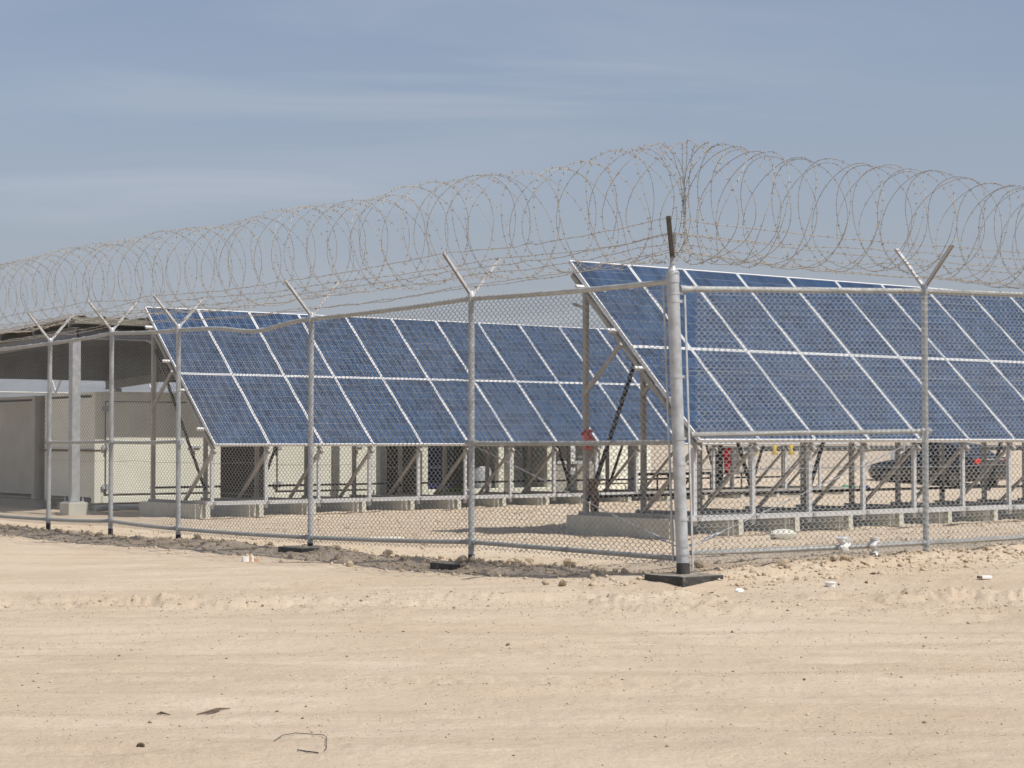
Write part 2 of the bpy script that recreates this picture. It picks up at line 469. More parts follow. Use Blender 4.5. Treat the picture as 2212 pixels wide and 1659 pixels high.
def fence_uv(x, y):
    """coordinates along R and U from the fence corner"""
    return (x - FC.x) * R3.x + (y - FC.y) * R3.y, (x - FC.x) * U3.x + (y - FC.y) * U3.y

def base_z(x, y):
    x = np.asarray(x, float); y = np.asarray(y, float)
    w = sstep(y, 11, 17)
    z = 0.0125 * np.clip(x - 1.2, -6, 7) * w
    z = z + 0.045 * np.exp(-((x - 4.4) ** 2 + (y - 18.6) ** 2) / 5.0)
    z = z - 0.33 * sstep(y, 41, 53) * sstep(x, 1, 8)
    return z

def ground_z(x, y):
    x = np.asarray(x, float); y = np.asarray(y, float)
    z = base_z(x, y)
    near = 1 - sstep(y, 34, 44)
    # gentle swells and dragged streaks, running nearly across the view
    xr = x * 0.99 + y * 0.13; yr = -x * 0.13 + y * 0.99
    z = z + near * 0.020 * fbm(x * 0.35, y * 0.5, 3, 3)
    z = z + near * 0.017 * fbm(xr * 0.35, yr * 2.3, 5, 3)
    z = z + near * 0.0045 * fbm(x * 5.5, y * 5.5, 9, 4, 0.6)
    # tyre tracks with tread
    for (y0, sl, cv, sd) in ((9.6, -0.14, 0.010, 121), (11.05, -0.13, 0.009, 122), (7.7, 0.06, -0.006, 123), (12.9, -0.03, 0.004, 124)):
        d = y - (y0 + sl * x + cv * x * x)
        bandw = np.exp(-(d / 0.11) ** 4)
        br = np.clip(0.35 + 1.1 * vnoise(x * 0.5, y * 0.2, sd), 0, 1)
        z = z + br * (-0.009 * bandw + 0.006 * bandw * np.sin(6.283 * (x * 8.0 + np.abs(d) * 7)) + 0.012 * np.exp(-((np.abs(d) - 0.15) / 0.045) ** 2))
    # wheel ruts
    for (y0, sl, amp, wd, sd) in ((9.0, -0.10, 0.020, 0.15, 21), (10.4, -0.11, 0.026, 0.18, 22), (11.6, -0.12, 0.026, 0.15, 23), (8.0, -0.05, 0.016, 0.13, 25), (12.7, -0.05, 0.022, 0.16, 27)):
        d = y - (y0 + sl * x + 0.16 * vnoise(x * 0.35, np.full_like(x, 3.3), sd))
        br = np.clip(0.55 + 0.8 * vnoise(x * 0.6, y * 0.3, sd + 9), 0, 1)
        z = z + amp * br * (np.exp(-(d / wd) ** 2) - 0.9 * np.exp(-((d - 0.30) / wd) ** 2))
    r0_, u0_ = fence_uv(x, y)
    z = z - 0.055 * sstep(-np.minimum(r0_, u0_), 0.12, 0.55) - 0.05 * np.exp(-((x - 1.5) ** 2 / 0.5 + (y - 16.1) ** 2 / 0.25))
    # broken crust between the open ground and the fence
    r, u = fence_uv(x, y)
    outside = np.minimum(r, u)                       # negative outside the fence corner
    for (y0, sl, amp, sd) in ((14.55, -0.05, 0.055, 31), (13.9, -0.09, 0.035, 33), (15.2, -0.16, 0.035, 35)):
        d = y - (y0 + sl * x + 0.35 * fbm(x * 0.55, np.full_like(x, 1.7), sd, 3))
        br = np.clip(0.2 + 1.3 * vnoise(x * 0.8, y * 0.15, sd + 4), 0, 1)
        z = z + amp * br * np.exp(-np.abs(d) / 0.085) * (0.45 + 0.8 * fbm(x * 11, y * 11, sd + 7, 3, 0.6))
    band = np.exp(-((y - 15.2 + 0.12 * x) / 2.0) ** 2)
    pb = np.exp(-((y - 14.7 + 0.07 * x) / 0.9) ** 2)
    pn_ = fbm(x * 0.9, y * 1.5, 47, 4, 0.6)
    z = z + pb * 0.030 * (sstep(pn_, 0.10, 0.16) + 0.7 * sstep(pn_, 0.42, 0.47))
    z = z + band * 0.012 * np.maximum(0, fbm(x * 7, y * 7, 41, 3, 0.6)) * np.clip(0.4 + vnoise(x * 0.9, y * 0.9, 44), 0, 1)
    # loose spoil heaped along the fence line
    lf = np.exp(-((r + 0.20) / 0.21) ** 2) * sstep(u, 0.2, 1.2)
    z = z + lf * (0.026 + 0.026 * np.maximum(-0.4, fbm(x * 5, y * 5, 51, 4, 0.65)))
    rf = np.exp(-((u + 0.25) / 0.35) ** 2) * sstep(r, 0.3, 1.0)
    z = z + rf * (0.012 + 0.030 * np.maximum(-0.3, fbm(x * 5, y * 5, 61, 4, 0.65)))
    # rough gravelly fill inside the compound
    ins = sstep(np.minimum(r, u), 0.1, 0.8) * near
    z = z + ins * 0.010 * fbm(x * 4, y * 4, 71, 4, 0.65)
    return z

def gz(x, y):
    return float(ground_z(np.array([float(x)]), np.array([float(y)]))[0])
def bz(x, y):
    return float(base_z(np.array([float(x)]), np.array([float(y)]))[0])

# ------------------------------------------------------------------ ground
def build_ground():
    nx, ny = 680, 560
    Y = 4.0 * (64.0 / 4.0) ** (np.linspace(0, 1, ny) ** 0.86)
    s = np.linspace(-1, 1, nx)
    yy = np.repeat(Y[:, None], nx, 1)
    xx = s[None, :] * (0.34 * Y[:, None] + 1.2)
    zz = ground_z(xx, yy)
    edge = np.minimum(np.minimum((1 - np.abs(s))[None, :] * 14, (yy - 4.0) / 0.6), (64.0 - yy) / 5)
    zz = zz * np.clip(edge, 0, 1)
    v = np.stack([xx, yy, zz], -1).reshape(-1, 3)
    i = np.arange(ny - 1)[:, None] * nx + np.arange(nx - 1)[None, :]
    f = np.stack([i, i + 1, i + nx + 1, i + nx], -1).reshape(-1, 4)
    k = len(v); F = 5000.0
    v = np.concatenate([v, np.array([(-F, -F, 0), (F, -F, 0), (F, F, 0), (-F, F, 0)])])
    a, b, c, d = 0, nx - 1, ny * nx - 1, (ny - 1) * nx
    f = np.concatenate([f, np.array([(k, k + 1, b, a), (k + 1, k + 2, c, b), (k + 2, k + 3, d, c), (k + 3, k, a, d)])])
    me = mesh_np('ground', v, f, M['sand'], True)
    o = link('ground', me)
    set_props(o, 'pale desert sand with wheel streaks, stones and broken crust', None, None, 'structure')
build_ground()

# ------------------------------------------------------------------ wire work
def barb_octas(P, T, mb, size=0.018, th=0.0021):
    for p, t in zip(P, T):
        p = Vector(p); t = Vector(t)
        for q in range(2):
            d = Vector((random.gauss(0, 1), random.gauss(0, 1), random.gauss(0, 1)))
            d = d - t * d.dot(t) * 0.8
            d.normalize()
            a = d.cross(t if abs(d.dot(t)) < 0.95 else Vector((0, 0, 1))).normalized(); b = d.cross(a)
            L = size * random.uniform(0.75, 1.2)
            mb.add([p + d * L, p + a * th, p + b * th, p - a * th, p - b * th, p - d * L],
                   [(0, 1, 2), (0, 2, 3), (0, 3, 4), (0, 4, 1), (5, 2, 1), (5, 3, 2), (5, 4, 3), (5, 1, 4)])

def resample(pts, step):
    pts = np.array(pts, float); d = np.linalg.norm(np.diff(pts, axis=0), axis=1); s = np.concatenate([[0], np.cumsum(d)])
    q = np.arange(0, s[-1], step)
    P = np.stack([np.interp(q, s, pts[:, i]) for i in range(3)], -1)
    T = np.stack([np.interp(q + 0.01, s, pts[:, i]) for i in range(3)], -1) - P
    n = np.linalg.norm(T, axis=1, keepdims=True); n[n < 1e-6] = 1
    return P, T / n

def chain_link(L, H, r=0.0031):
    """woven diamond mesh, local x along the fence, z up, y depth (wire by wire, joined)"""
    hx, hz = 0.0184, 0.0315                       # half steps: a diamond is 4*hx wide and 2*hz high
    nrow = int(H / hz); ov = 0.0028; kn = 0.0045; dep = 0.0040
    P = []
    for k in range(nrow + 1):
        sx = -1 if k % 2 == 0 else 1
        fr = 1 if k % 2 == 0 else -1
        P.append((sx * (hx + ov), -fr * dep, k * hz - kn))
        P.append((sx * (hx + ov), fr * dep, k * hz + kn))
    P = np.array(P)
    T = np.gradient(P, axis=0); T /= np.linalg.norm(T, axis=1, keepdims=True)
    side = np.cross(T, np.array([0, 1.0, 0])); side /= np.maximum(1e-6, np.linalg.norm(side, axis=1, keepdims=True))
    out = np.cross(side, T)
    ring = np.stack([P + (side * math.cos(a) + out * math.sin(a)) * r for a in (0.5, 0.5 + 2.0944, 0.5 + 4.1888)], 1)
    n = len(P); q = 3
    i = np.arange(n - 1)[:, None] * q; j = np.arange(q)[None, :]
    f1 = np.stack([i + j, i + (j + 1) % q, i + q + (j + 1) % q, i + q + j], -1).reshape(-1, 4)
    V, Fc = [], []
    ncol = int(L / (2 * hx))
    base = ring.reshape(-1, 3); mir = base * np.array([-1, 1, 1.0])
    for c in range(ncol):
        V.append((base if c % 2 == 0 else mir) + np.array([hx + c * 2 * hx, 0, 0]))
        Fc.append((f1 if c % 2 == 0 else f1[:, ::-1]) + c * n * q)
    V = np.concatenate(V); Fc = np.concatenate(Fc)
    V[:, 0] *= L / (ncol * 2 * hx)
    return V, Fc

# ------------------------------------------------------------------ perimeter fence
ARM = 0.35; ARMH = 0.39
def fence_point(axis, t, z=0.0):
    p = FC + axis * t
    return Vector((p.x, p.y, z))

def strand(mb, knots, wig=0.006, sag=0.02):
    """one barbed wire run through its knots"""
    pts = []
    for a, b in zip(knots[:-1], knots[1:]):
        a, b = Vector(a), Vector(b); n = max(6, int((b - a).length / 0.16))
        ph = random.uniform(0, 9); sg = sag * random.uniform(0.3, 1.4)
        for i in range(n):
            f = i / n; p = a.lerp(b, f)
            p.z += -sg * 4 * f * (1 - f) + wig * random.gauss(0, 1) * (0 if i == 0 else 1)
            p += R3 * wig * random.gauss(0, 0.6)
            pts.append(p)
    pts.append(Vector(knots[-1]))
    mb.tube(pts, 0.0031, 4)
    P, T = resample(pts, 0.115)
    barb_octas(P, T, mb, 0.022, 0.0036)

def line_post(fence, p, top, axis_arm, lean=(0, 0), dark_foot=True):
    g = bz(p.x, p.y)
    mb = MB()
    tp = Vector((p.x + lean[0], p.y + lean[1], top + 0.045))
    b0 = Vector((p.x, p.y, g - 0.15))
    mb.tube([b0, tp], 0.031, 16)
    post = mb.build('post', 'galv', fence, True)
    cap = MB()
    cap.tube([tp - Z3 * 0.07, tp - Z3 * 0.0, tp + Z3 * 0.03], [0.037, 0.037, 0.02], 12)
    cap.build('post_cap', 'galv', post, True)
    if dark_foot:
        ft = MB(); ft.tube([Vector((p.x, p.y, g - 0.1)), Vector((p.x, p.y, g + 0.085 + random.uniform(-.02, .02)))], 0.0335, 14)
        ft.build('post_foot', 'tar', post, True)
    tips = []
    for s in (-1, 1):
        a = tp + Vector((0, 0, 0.0)) + axis_arm * (s * 0.012)
        e = tp + axis_arm * (s * ARM) + Z3 * ARMH * random.uniform(0.96, 1.04)
        am = MB()
        d = (e - a).normalized(); side = axis_arm.cross(Z3)
        nrm = d.cross(side).normalized()
        if nrm.z < 0: nrm = -nrm
        am.chan(a, e, 0.042, 0.024, 0.0035, side, -nrm)
        for f in (0.18, 0.56, 0.96):
            q = a.lerp(e, f) + nrm * 0.014
            am.bar(q - side * 0.024, q + side * 0.024, 0.012, 0.008, d)
        am.build('outrigger_arm', 'light_steel', post)
        tips.append((a, e, nrm))
    return post, tips

def corner_arms(post, tp):
    """the corner's pair of arms lie along the bisector"""
    bis = (R3 + U3).normalized()
    out = []
    for s, L, h in ((-1, 0.46, 0.285), (1, 0.42, 0.235)):
        a = tp + bis * (s * 0.02) - Z3 * 0.02; e = tp + bis * (s * L) + Z3 * h
        if s == -1: e = tp + bis * (s * L) + Vector((-0.02, 0, h))
        d = (e - a).normalized(); side = bis.cross(Z3); nrm = d.cross(side).normalized()
        if nrm.z < 0: nrm = -nrm
        am = MB(); am.chan(a, e, 0.042, 0.024, 0.0035, side, -nrm)
        for f in (0.18, 0.56, 0.96):
            q = a.lerp(e, f) + nrm * 0.014
            am.bar(q - side * 0.024, q + side * 0.024, 0.012, 0.008, d)
        am.build('outrigger_arm', 'shaded_arm', post)
        out.append((a, e, nrm))
    return out

def rail_run(fence, name, pts, r=0.024, couplers=()):
    mb = MB(); mb.tube(pts, r, 12)
    o = mb.build(name, 'rail', fence, True)
    return o

def rail_path(p0, p1, z0, z1, sag=0.0, n=8, bend=None):
    out = []
    for i in range(n + 1):
        f = i / n; p = p0.lerp(p1, f)
        z = z0 + (z1 - z0) * f - sag * 4 * f * (1 - f)
        if bend: z += bend(f)
        out.append(Vector((p.x, p.y, z)))
    return out

def mesh_bay(fence, axis, t0, t1, zb0, zb1, zt0, zt1, off, bend=None, sag=0.0):
    """chain link between two posts, hung on the outer side and following the rails"""
    L = t1 - t0; H = 2.62
    V, Fc = chain_link(L, H)
    f = V[:, 0] / L; h = V[:, 2] / H
    zb = zb0 + (zb1 - zb0) * f - 0.06; zt = zt0 + (zt1 - zt0) * f + 0.022 - sag * 4 * f * (1 - f)
    if bend is not None: zt = zt + np.array([bend(q) for q in f]) if callable(bend) else zt
    depth = V[:, 1] + 0.012 * fbm(V[:, 0] * 0.8 + t0, V[:, 2] * 0.9, 81, 2) * np.sin(np.pi * np.clip(f, 0, 1))
    p = np.array(FC + axis * t0)
    ax = np.array(axis); of = np.array(off)
    W = p[None, :] + ax[None, :] * V[:, :1] + of[None, :] * (0.036 + depth[:, None])
    W[:, 2] = zb + (zt - zb) * h + 0.004 * fbm(V[:, 0] * 1.3 + t0, V[:, 2] * 1.5, 85, 2)
    W -= np.array(origin(fence))[None, :]
    me = mesh_np('chain_link_mesh', W, Fc, M['galv_wire'], True)
    o = link('chain_link_mesh', me, fence); o['kind'] = 'stuff'
    return o

def tension_wire(fence, knots):
    mb = MB(); pts = []
    for a, b in zip(knots[:-1], knots[1:]):
        n = 14; ph = random.uniform(0, 6)
        for i in range(n):
            f = i / n; p = Vector(a).lerp(Vector(b), f); p.z += 0.012 * math.sin(ph + f * 9) * math.sin(math.pi * f); pts.append(p)
    pts.append(Vector(knots[-1])); mb.tube(pts, 0.0022, 4)
    return mb.build('tension_wire', 'galv_wire', fence)

# run 1: the long fence going away to the left (posts along U)
LT = [0, 3.05, 6.03, 9.08, 10.93, 12.84, 15.85, 18.9]
LTOP = [2.575, 2.60, 2.545, 2.56, 2.60, 2.54, 2.52, 2.52]
LBOT = [0.155, 0.175, 0.10, 0.085, 0.12, 0.08, 0.08, 0.08]
left_fence = thing('chain_link_fence', fence_point(U3, 3.05, bz(-0.4, 19.0)),
                   'galvanised chain link fence run with forked barbed arms leading towards the canopy', 'fence')
# run 2: the fence parallel to the panel rows (posts along R)
RT = [0, 3.25, 6.3, 9.3]
RTOP = [2.51, 2.645, 2.72, 2.72]
RBOT = [0.205, 0.19, 0.215, 0.22]
right_fence = thing('chain_link_fence', fence_point(R3, 3.25, bz(4.0, 18.6)),
                    'galvanised chain link fence run with thick corner post along the near solar array', 'fence')

# corner post
cb = FC.copy(); cb.z = bz(FC.x, FC.y)
ctop = Vector((FC.x - 0.088, FC.y, 2.66))
cp = MB(); cp.tube([Vector((cb.x, cb.y, cb.z - 0.1)), ctop], 0.054, 24)
corner_post = cp.build('corner_post', 'galv', right_fence, True)
cc = MB(); cc.tube([ctop - Z3 * 0.10, ctop - Z3 * 0.012, ctop + Z3 * 0.004], [0.060, 0.060, 0.056], 20)
cc.tube([ctop + Z3 * 0.002, ctop + Z3 * 0.018, ctop + Z3 * 0.05, ctop + Z3 * 0.16], [0.052, 0.043, 0.025, 0.019], 16)
cc.build('post_cap', 'galv', corner_post, True)
fo = MB(); fo.tube([Vector((cb.x, cb.y, cb.z - 0.05)), Vector((cb.x - 0.003, cb.y, cb.z + 0.115))], 0.0585, 20)
fo.build('post_foot', 'tar', corner_post, True)
def cpoint(z):
    f = (z - cb.z) / (ctop.z - cb.z); return Vector((cb.x, cb.y, 0)).lerp(Vector((ctop.x, ctop.y, 0)), f) + Z3 * z
for z in (2.47, 2.40, 1.74, 1.20, 0.98, 0.50, 0.27, 0.20, 0.13):
    bnd = MB(); c = cpoint(z); bnd.tube([c - Z3 * 0.013, c + Z3 * 0.013], 0.0575, 20)
    if z not in (0.13,):
        bnd.box(c + R3 * 0.078 - U3 * 0.01, (0.05, 0.014, 0.024), (R3, U3, Z3))
    bnd.build('tension_band', 'galv', corner_post, True)
tips_c = corner_arms(corner_post, ctop + Z3 * 0.14)

L_tips = [tips_c]
for i, t in enumerate(LT[1:], 1):
    p = fence_point(U3, t)
    _, tips = line_post(left_fence, p, LTOP[i], R3, lean=(random.uniform(-.012, .02), 0))
    L_tips.append(tips)
R_tips = [tips_c]
for i, t in enumerate(RT[1:], 1):
    p = fence_point(R3, t)
    _, tips = line_post(right_fence, p, RTOP[i], U3, dark_foot=False)
    R_tips.append([tips[0], tips[1]])

def dip(f):                                              # the sagged length of top rail
    return -0.085 * math.exp(-((f - 0.36) / 0.24) ** 2) * math.sin(math.pi * min(1, max(0, f)))
for i in range(len(LT) - 1):
    a = fence_point(U3, LT[i] + (0.06 if i == 0 else 0)); b = fence_point(U3, LT[i + 1])
    zt0, zt1, zb0, zb1 = LTOP[i], LTOP[i + 1], LBOT[i], LBOT[i + 1]
    if i == 0:
        a = a + Vector((-0.075, 0, 0))
        bb = fence_point(U3, LT[i] + 0.06)
        rail_run(left_fence, 'bottom_rail', rail_path(bb, b, zb0, zb1, 0.0))
    else:
        rail_run(left_fence, 'bottom_rail', rail_path(a, b, zb0, zb1, 0.01))
    bend = dip if i == 2 else None
    rail_run(left_fence, 'top_rail', rail_path(a, b, zt0, zt1, 0.012, 12, bend))
    if i in (0, 3, 4):
        zm = 1.17 if i == 0 else 1.165
        aa = fence_point(U3, LT[i] + 0.05); rail_run(left_fence, 'mid_rail', rail_path(aa, b, zm, 1.155, 0.006, 4), 0.022)
    mesh_bay(left_fence, U3, LT[i] + (0.10 if i == 0 else 0), LT[i + 1], zb0, zb1, zt0, zt1, -R3, bend, 0.012)
for i in range(len(RT) - 1):
    a = fence_point(R3, RT[i] + (0.09 if i == 0 else 0)); b = fence_point(R3, RT[i + 1])
    zt0, zt1, zb0, zb1 = RTOP[i], RTOP[i + 1], RBOT[i], RBOT[i + 1]
    rail_run(right_fence, 'bottom_rail', rail_path(a, b, zb0, zb1, 0.012))
    a2 = a + (Vector((-0.08, 0, 0)) if i == 0 else Vector((0, 0, 0)))
    rail_run(right_fence, 'top_rail', rail_path(a2, b, zt0, zt1, 0.0), 0.027)
    if i == 0:
        rail_run(right_fence, 'mid_rail', rail_path(a, b, 1.235, 1.275, 0.0, 4), 0.022)
    mesh_bay(right_fence, R3, RT[i] + (0.12 if i == 0 else 0), RT[i + 1], zb0 - 0.03, zb1 - 0.01, zt0, zt1, -U3, None, 0.0)
for fence, ax, TT, zb, mids in ((left_fence, U3, LT, LBOT, (1, 3, 4, 5)), (right_fence, R3, RT, RBOT, (1,))):
    for i in range(1, len(TT)):
        zs = [zb[i]] + ([1.16 if ax is U3 else 1.275] if i in mids else [])
        for z in zs:
            c = fence_point(ax, TT[i], z); e = MB(); e.tube([c - Z3 * 0.03, c + Z3 * 0.03], 0.0375, 14)
            e.tube([c - ax * 0.075, c + ax * 0.075], 0.0295, 12)
            e.build('rail_clamp', 'galv', fence, True)
# rail ends gripping the corner post
for q, z in ((U3 * 0.085 + Vector((-0.08, 0, 0)), LTOP[0]), (R3 * 0.10 + Vector((-0.08, 0, 0)), RTOP[0])):
    e = MB(); c = Vector((FC.x, FC.y, 0)) + q; c.z = z
    d = q.copy(); d = (U3 if z == LTOP[0] else R3)
    e.tube([c - d * 0.03, c + d * 0.05], 0.034, 14); e.build('rail_end_cup', 'galv', corner_post, True)
# tension bars, one on each side of the corner post
tb = MB(); tb.bar(cpoint(2.46) + R3 * 0.105 - U3 * 0.034, cpoint(0.06) + R3 * 0.085 - U3 * 0.034, 0.02, 0.008, R3)
tb.build('tension_bar', 'galv', right_fence)
tb = MB(); tb.bar(cpoint(2.52) + U3 * 0.085 - R3 * 0.035, cpoint(0.12) + U3 * 0.085 - R3 * 0.035, 0.02, 0.008, U3)
tb.build('tension_bar', 'galv', left_fence)
# brace rods with turnbuckles in the two corner bays
for fence, ax, t1, zt, off in ((left_fence, U3, 3.02, 1.14, -R3 * 0.01), (right_fence, R3, 3.22, 1.22, -U3 * 0.01)):
    a = fence_point(ax, 0.075, 0.26) + off; b = fence_point(ax, t1, zt) + off
    rod = MB(); rod.tube([a, b], 0.0055, 6); ro = rod.build('brace_rod', 'galv', fence, True)
    tk = MB(); tk.tube([a.lerp(b, 0.045), a.lerp(b, 0.06), a.lerp(b, 0.10), a.lerp(b, 0.115)], [0.008, 0.017, 0.017, 0.008], 8)
    tk.build('turnbuckle', 'galv', ro, True)
# plain tension wires
for z in (0.93, 1.79):
    tension_wire(left_fence, [fence_point(U3, t, z + (0 if z > 1 else -0.02)) - R3 * 0.034 for t in LT])
    tension_wire(right_fence, [fence_point(R3, t, z) - U3 * 0.034 for t in RT])
# tie wires looped over the rails
for fence, ax, TT, zt, zb, off in ((left_fence, U3, LT, LTOP, LBOT, -R3), (right_fence, R3, RT, RTOP, RBOT, -U3)):
    for i in range(len(TT) - 1):
        L = TT[i + 1] - TT[i]
        for row, za, zbb, rr in (('t', zt[i], zt[i + 1], 0.030), ('b', zb[i], zb[i + 1], 0.029)):
            n = int(L / (0.42 if row == 't' else 0.55)); mb = MB()
            for k in range(n):
                f = (k + 0.5 + random.uniform(-.2, .2)) / n
                zz = za + (zbb - za) * f - (0.012 * 4 * f * (1 - f) if ax is U3 and row == 't' else 0)
                if ax is U3 and i == 2 and row == 't': zz += dip(f)
                c = fence_point(ax, TT[i] + L * f, zz)
                if ax is R3 and i == 0: c += Vector((-0.08 * (1 - f) if row == 't' else 0, 0, 0))
                ring = []
                for j in range(9):
                    a = 2 * math.pi * j / 8; ring.append(c + off * (0.006 + rr * math.cos(a)) + Z3 * rr * math.sin(a) + ax * (0.004 * j))
                mb.tube(ring, 0.0027, 4)
            o = mb.build('tie_wires', 'galv', fence); o['kind'] = 'stuff'

# barbed strands on both rows of arms
for fence, TIPS, outer in ((left_fence, L_tips, 0), (right_fence, R_tips, 0)):
    for side in (0, 1):
        for f in (0.18, 0.56, 0.96):
            kn = []
            for tp in TIPS:
                a, e, nrm = tp[side]
                kn.append(a.lerp(e, f) + nrm * 0.02 + Z3 * random.uniform(-.01, .01))
            mb = MB(); strand(mb, kn, 0.005, 0.035)
            mb.build('barbed_wire', 'barb', fence)

# the concertina coil lying in the forks, bent round the corner
def coil():
    path = []
    zc = 3.285
    for t in np.arange(19.0, 0.65, -0.05): path.append(np.array(fence_point(U3, t, zc)))
    cA, cB = fence_point(U3, 0.65, zc), fence_point(R3, 0.65, zc)
    mid = fence_point(U3, 0.0, zc)
    for i in range(1, 20):
        f = i / 20; path.append(np.array(cA * (1 - f) ** 2 + mid * 2 * f * (1 - f) + cB * f ** 2))
    for t in np.arange(0.65, 9.4, 0.05): path.append(np.array(fence_point(R3, t, zc)))
    path = np.array(path)
    d = np.linalg.norm(np.diff(path, axis=0), axis=1); s = np.concatenate([[0], np.cumsum(d)])
    Ltot = s[-1]; pitch = 0.192; rad = 0.50
    nl = int(Ltot / pitch) + 6; per = 44
    th = np.arange(0, nl * per) * 2 * math.pi / per
    jitter = np.interp(th / (2 * math.pi), np.arange(nl + 1), RNG.normal(0, 0.035, nl + 1))
    rj = np.interp(th / (2 * math.pi), np.arange(nl + 1), RNG.normal(0, 0.022, nl + 1))
    amp = np.interp(th / (2 * math.pi), np.arange(nl + 1), np.clip(RNG.normal(0.62, 0.14, nl + 1), 0.3, 1.0))
    sg = np.linspace(0, Ltot, 800); wg = 1 + 1.5 * np.exp(-((sg - 18.82) / 0.45) ** 2)
    Cg = np.concatenate([[0], np.cumsum((wg[1:] + wg[:-1]) / 2 * np.diff(sg))])
    step = np.clip(RNG.normal(1.0, 0.30, nl), 0.45, 1.8); cum = np.concatenate([[0], np.cumsum(step)]); cum = np.interp(cum / cum[-1] * Cg[-1], Cg, sg)
    axial = np.interp(th / (2 * math.pi), np.arange(nl + 1), cum) + amp * pitch * np.cos(1.5 * th + 0.7) + jitter
    axial = np.clip(axial, 0.02, Ltot - 0.02)
    P = np.stack([np.interp(axial, s, path[:, i]) for i in range(3)], -1)
    T = np.stack([np.interp(axial + 0.02, s, path[:, i]) - np.interp(axial - 0.02, s, path[:, i]) for i in range(3)], -1)
    T /= np.linalg.norm(T, axis=1, keepdims=True)
    N = np.stack([T[:, 1], -T[:, 0], np.zeros(len(T))], -1)
    sag = 0.02 * np.sin(axial * 2.1) + 0.015 * np.sin(axial * 0.9 + 1)
    rr = rad + rj
    P = P + N * (rr * np.cos(th))[:, None] + np.array([0, 0, 1.0])[None, :] * (rr * np.sin(th) * 1.02 + sag)[:, None]
    mb = MB(); mb.tube([Vector(p) for p in P], 0.0027, 4)
    PP, TT = resample(P, 0.105)
    barb_octas(PP, TT, mb, 0.024, 0.0036)
    mb.top('barbed_wire_coil', 'barb', fence_point(U3, 0.0, 2.79),
           'long looping coil of dusty barbed wire lying in the forked arms round the fence corner', 'barbed wire')
coil()

# black painted footings under the posts
def footing(c, half, top, rot, label, name='post_footing'):
    c = Vector((c[0], c[1], 0)); a = Vector((math.cos(rot), math.sin(rot), 0)); b = Vector((-a.y, a.x, 0))
    mb = MB(); mb.box(Vector((c.x, c.y, top - 0.15)), (half * 2, half * 2, 0.30), (a, b, Z3))
    mb.top(name, 'tar_dusty', Vector((c.x, c.y, top - 0.30)), label, 'footing', bevel=0.012)
footing((FC.x + 0.0, FC.y - 0.04), 0.245, cb.z + 0.02, math.radians(38.4), 'square black tarred concrete slab under the thick corner post')
pL = fence_point(U3, 6.03); footing((pL.x, pL.y - 0.15), 0.25, gz(pL.x, pL.y - 0.40) + 0.045, math.radians(38.4), 'low black slab half buried at foot of the fence post beside cigarette box')
pL = fence_point(U3, 3.05); footing((pL.x - 0.14, pL.y - 0.22), 0.19, gz(pL.x - 0.14, pL.y - 0.45) + 0.05, math.radians(38.4), 'black slab mostly buried under stones at foot of the first line post')

# ------------------------------------------------------------------ solar arrays
TILT = math.radians(44.0)
SLOPE = (U3 * math.cos(TILT) + Z3 * math.sin(TILT)).normalized()
NORM = R3.cross(SLOPE).normalized()
PW, PH, LIP, DEP = 0.99, 1.65, 0.019, 0.046

def panel_meshes():
    fr = MB(); X = (Vector((1, 0, 0)), Vector((0, 1, 0)), Vector((0, 0, 1)))
    fr.box((PW / 2, LIP / 2, -DEP / 2), (PW, LIP, DEP)); fr.box((PW / 2, PH - LIP / 2, -DEP / 2), (PW, LIP, DEP))
    fr.box((LIP / 2, PH / 2, -DEP / 2), (LIP, PH - 2 * LIP, DEP)); fr.box((PW - LIP / 2, PH / 2, -DEP / 2), (LIP, PH - 2 * LIP, DEP))
    me = bpy.data.meshes.new('panel_frame'); me.from_pydata(fr.v, [], fr.f); me.materials.append(M['alu'])
    bs = MB(); bs.box((PW / 2, PH / 2, -0.012), (PW - 2 * LIP, PH - 2 * LIP, 0.006))
    mb = bpy.data.meshes.new('backsheet'); mb.from_pydata(bs.v, [], bs.f); mb.materials.append(M['backsheet'])
    cw = (PW - 2 * LIP) / 6; ch = (PH - 2 * LIP) / 10; ga, gb = 0.0070, 0.0060
    def cell(x, y):
        return [(x + ga / 2, y + gb / 2, -0.0065), (x + cw - ga / 2, y + gb / 2, -0.0065), (x + cw - ga / 2, y + ch - gb / 2, -0.0065), (x + ga / 2, y + ch - gb / 2, -0.0065)]
    def with_uv(name, quads):
        # each cell is a thin wafer: a top face and a chamfered rim
        vs, fs, uvs = [], [], []
        for q in quads:
            k = len(vs); vs += q + [(p[0], p[1], -0.0095) for p in q]
            fs.append((k, k + 1, k + 2, k + 3)); uvs += [(0, 0), (1, 0), (1, 1), (0, 1)]
            for i in range(4):
                j = (i + 1) % 4; fs.append((k + i, k + 4 + i, k + 4 + j, k + j)); uvs += [(0.5, 0)] * 4
        m = bpy.data.meshes.new(name); m.from_pydata(vs, [], fs)
        ul = m.uv_layers.new(name='UVMap')
        ul.data.foreach_set('uv', np.array(uvs, dtype=np.float32).ravel())
        ta = m.attributes.new('tone', 'FLOAT', 'FACE'); tone = np.repeat(RNG.random(len(quads)) if len(quads) > 1 else np.zeros(1), 5)
        ta.data.foreach_set('value', tone.astype(np.float32))
        m.materials.append(M['cell']); return m
    grid = with_uv('cell_grid', [cell(LIP + i * cw, LIP + j * ch) for j in range(10) for i in range(6)])
    one = with_uv('solar_cell', [cell(0, 0)])
    jb = MB(); jb.box((PW / 2, PH - 0.22, -0.034), (0.15, 0.11, 0.034))
    jm = bpy.data.meshes.new('junction_box'); jm.from_pydata(jb.v, [], jb.f); jm.materials.append(M['black_steel'])
    return me, mb, grid, one, jm, cw, ch
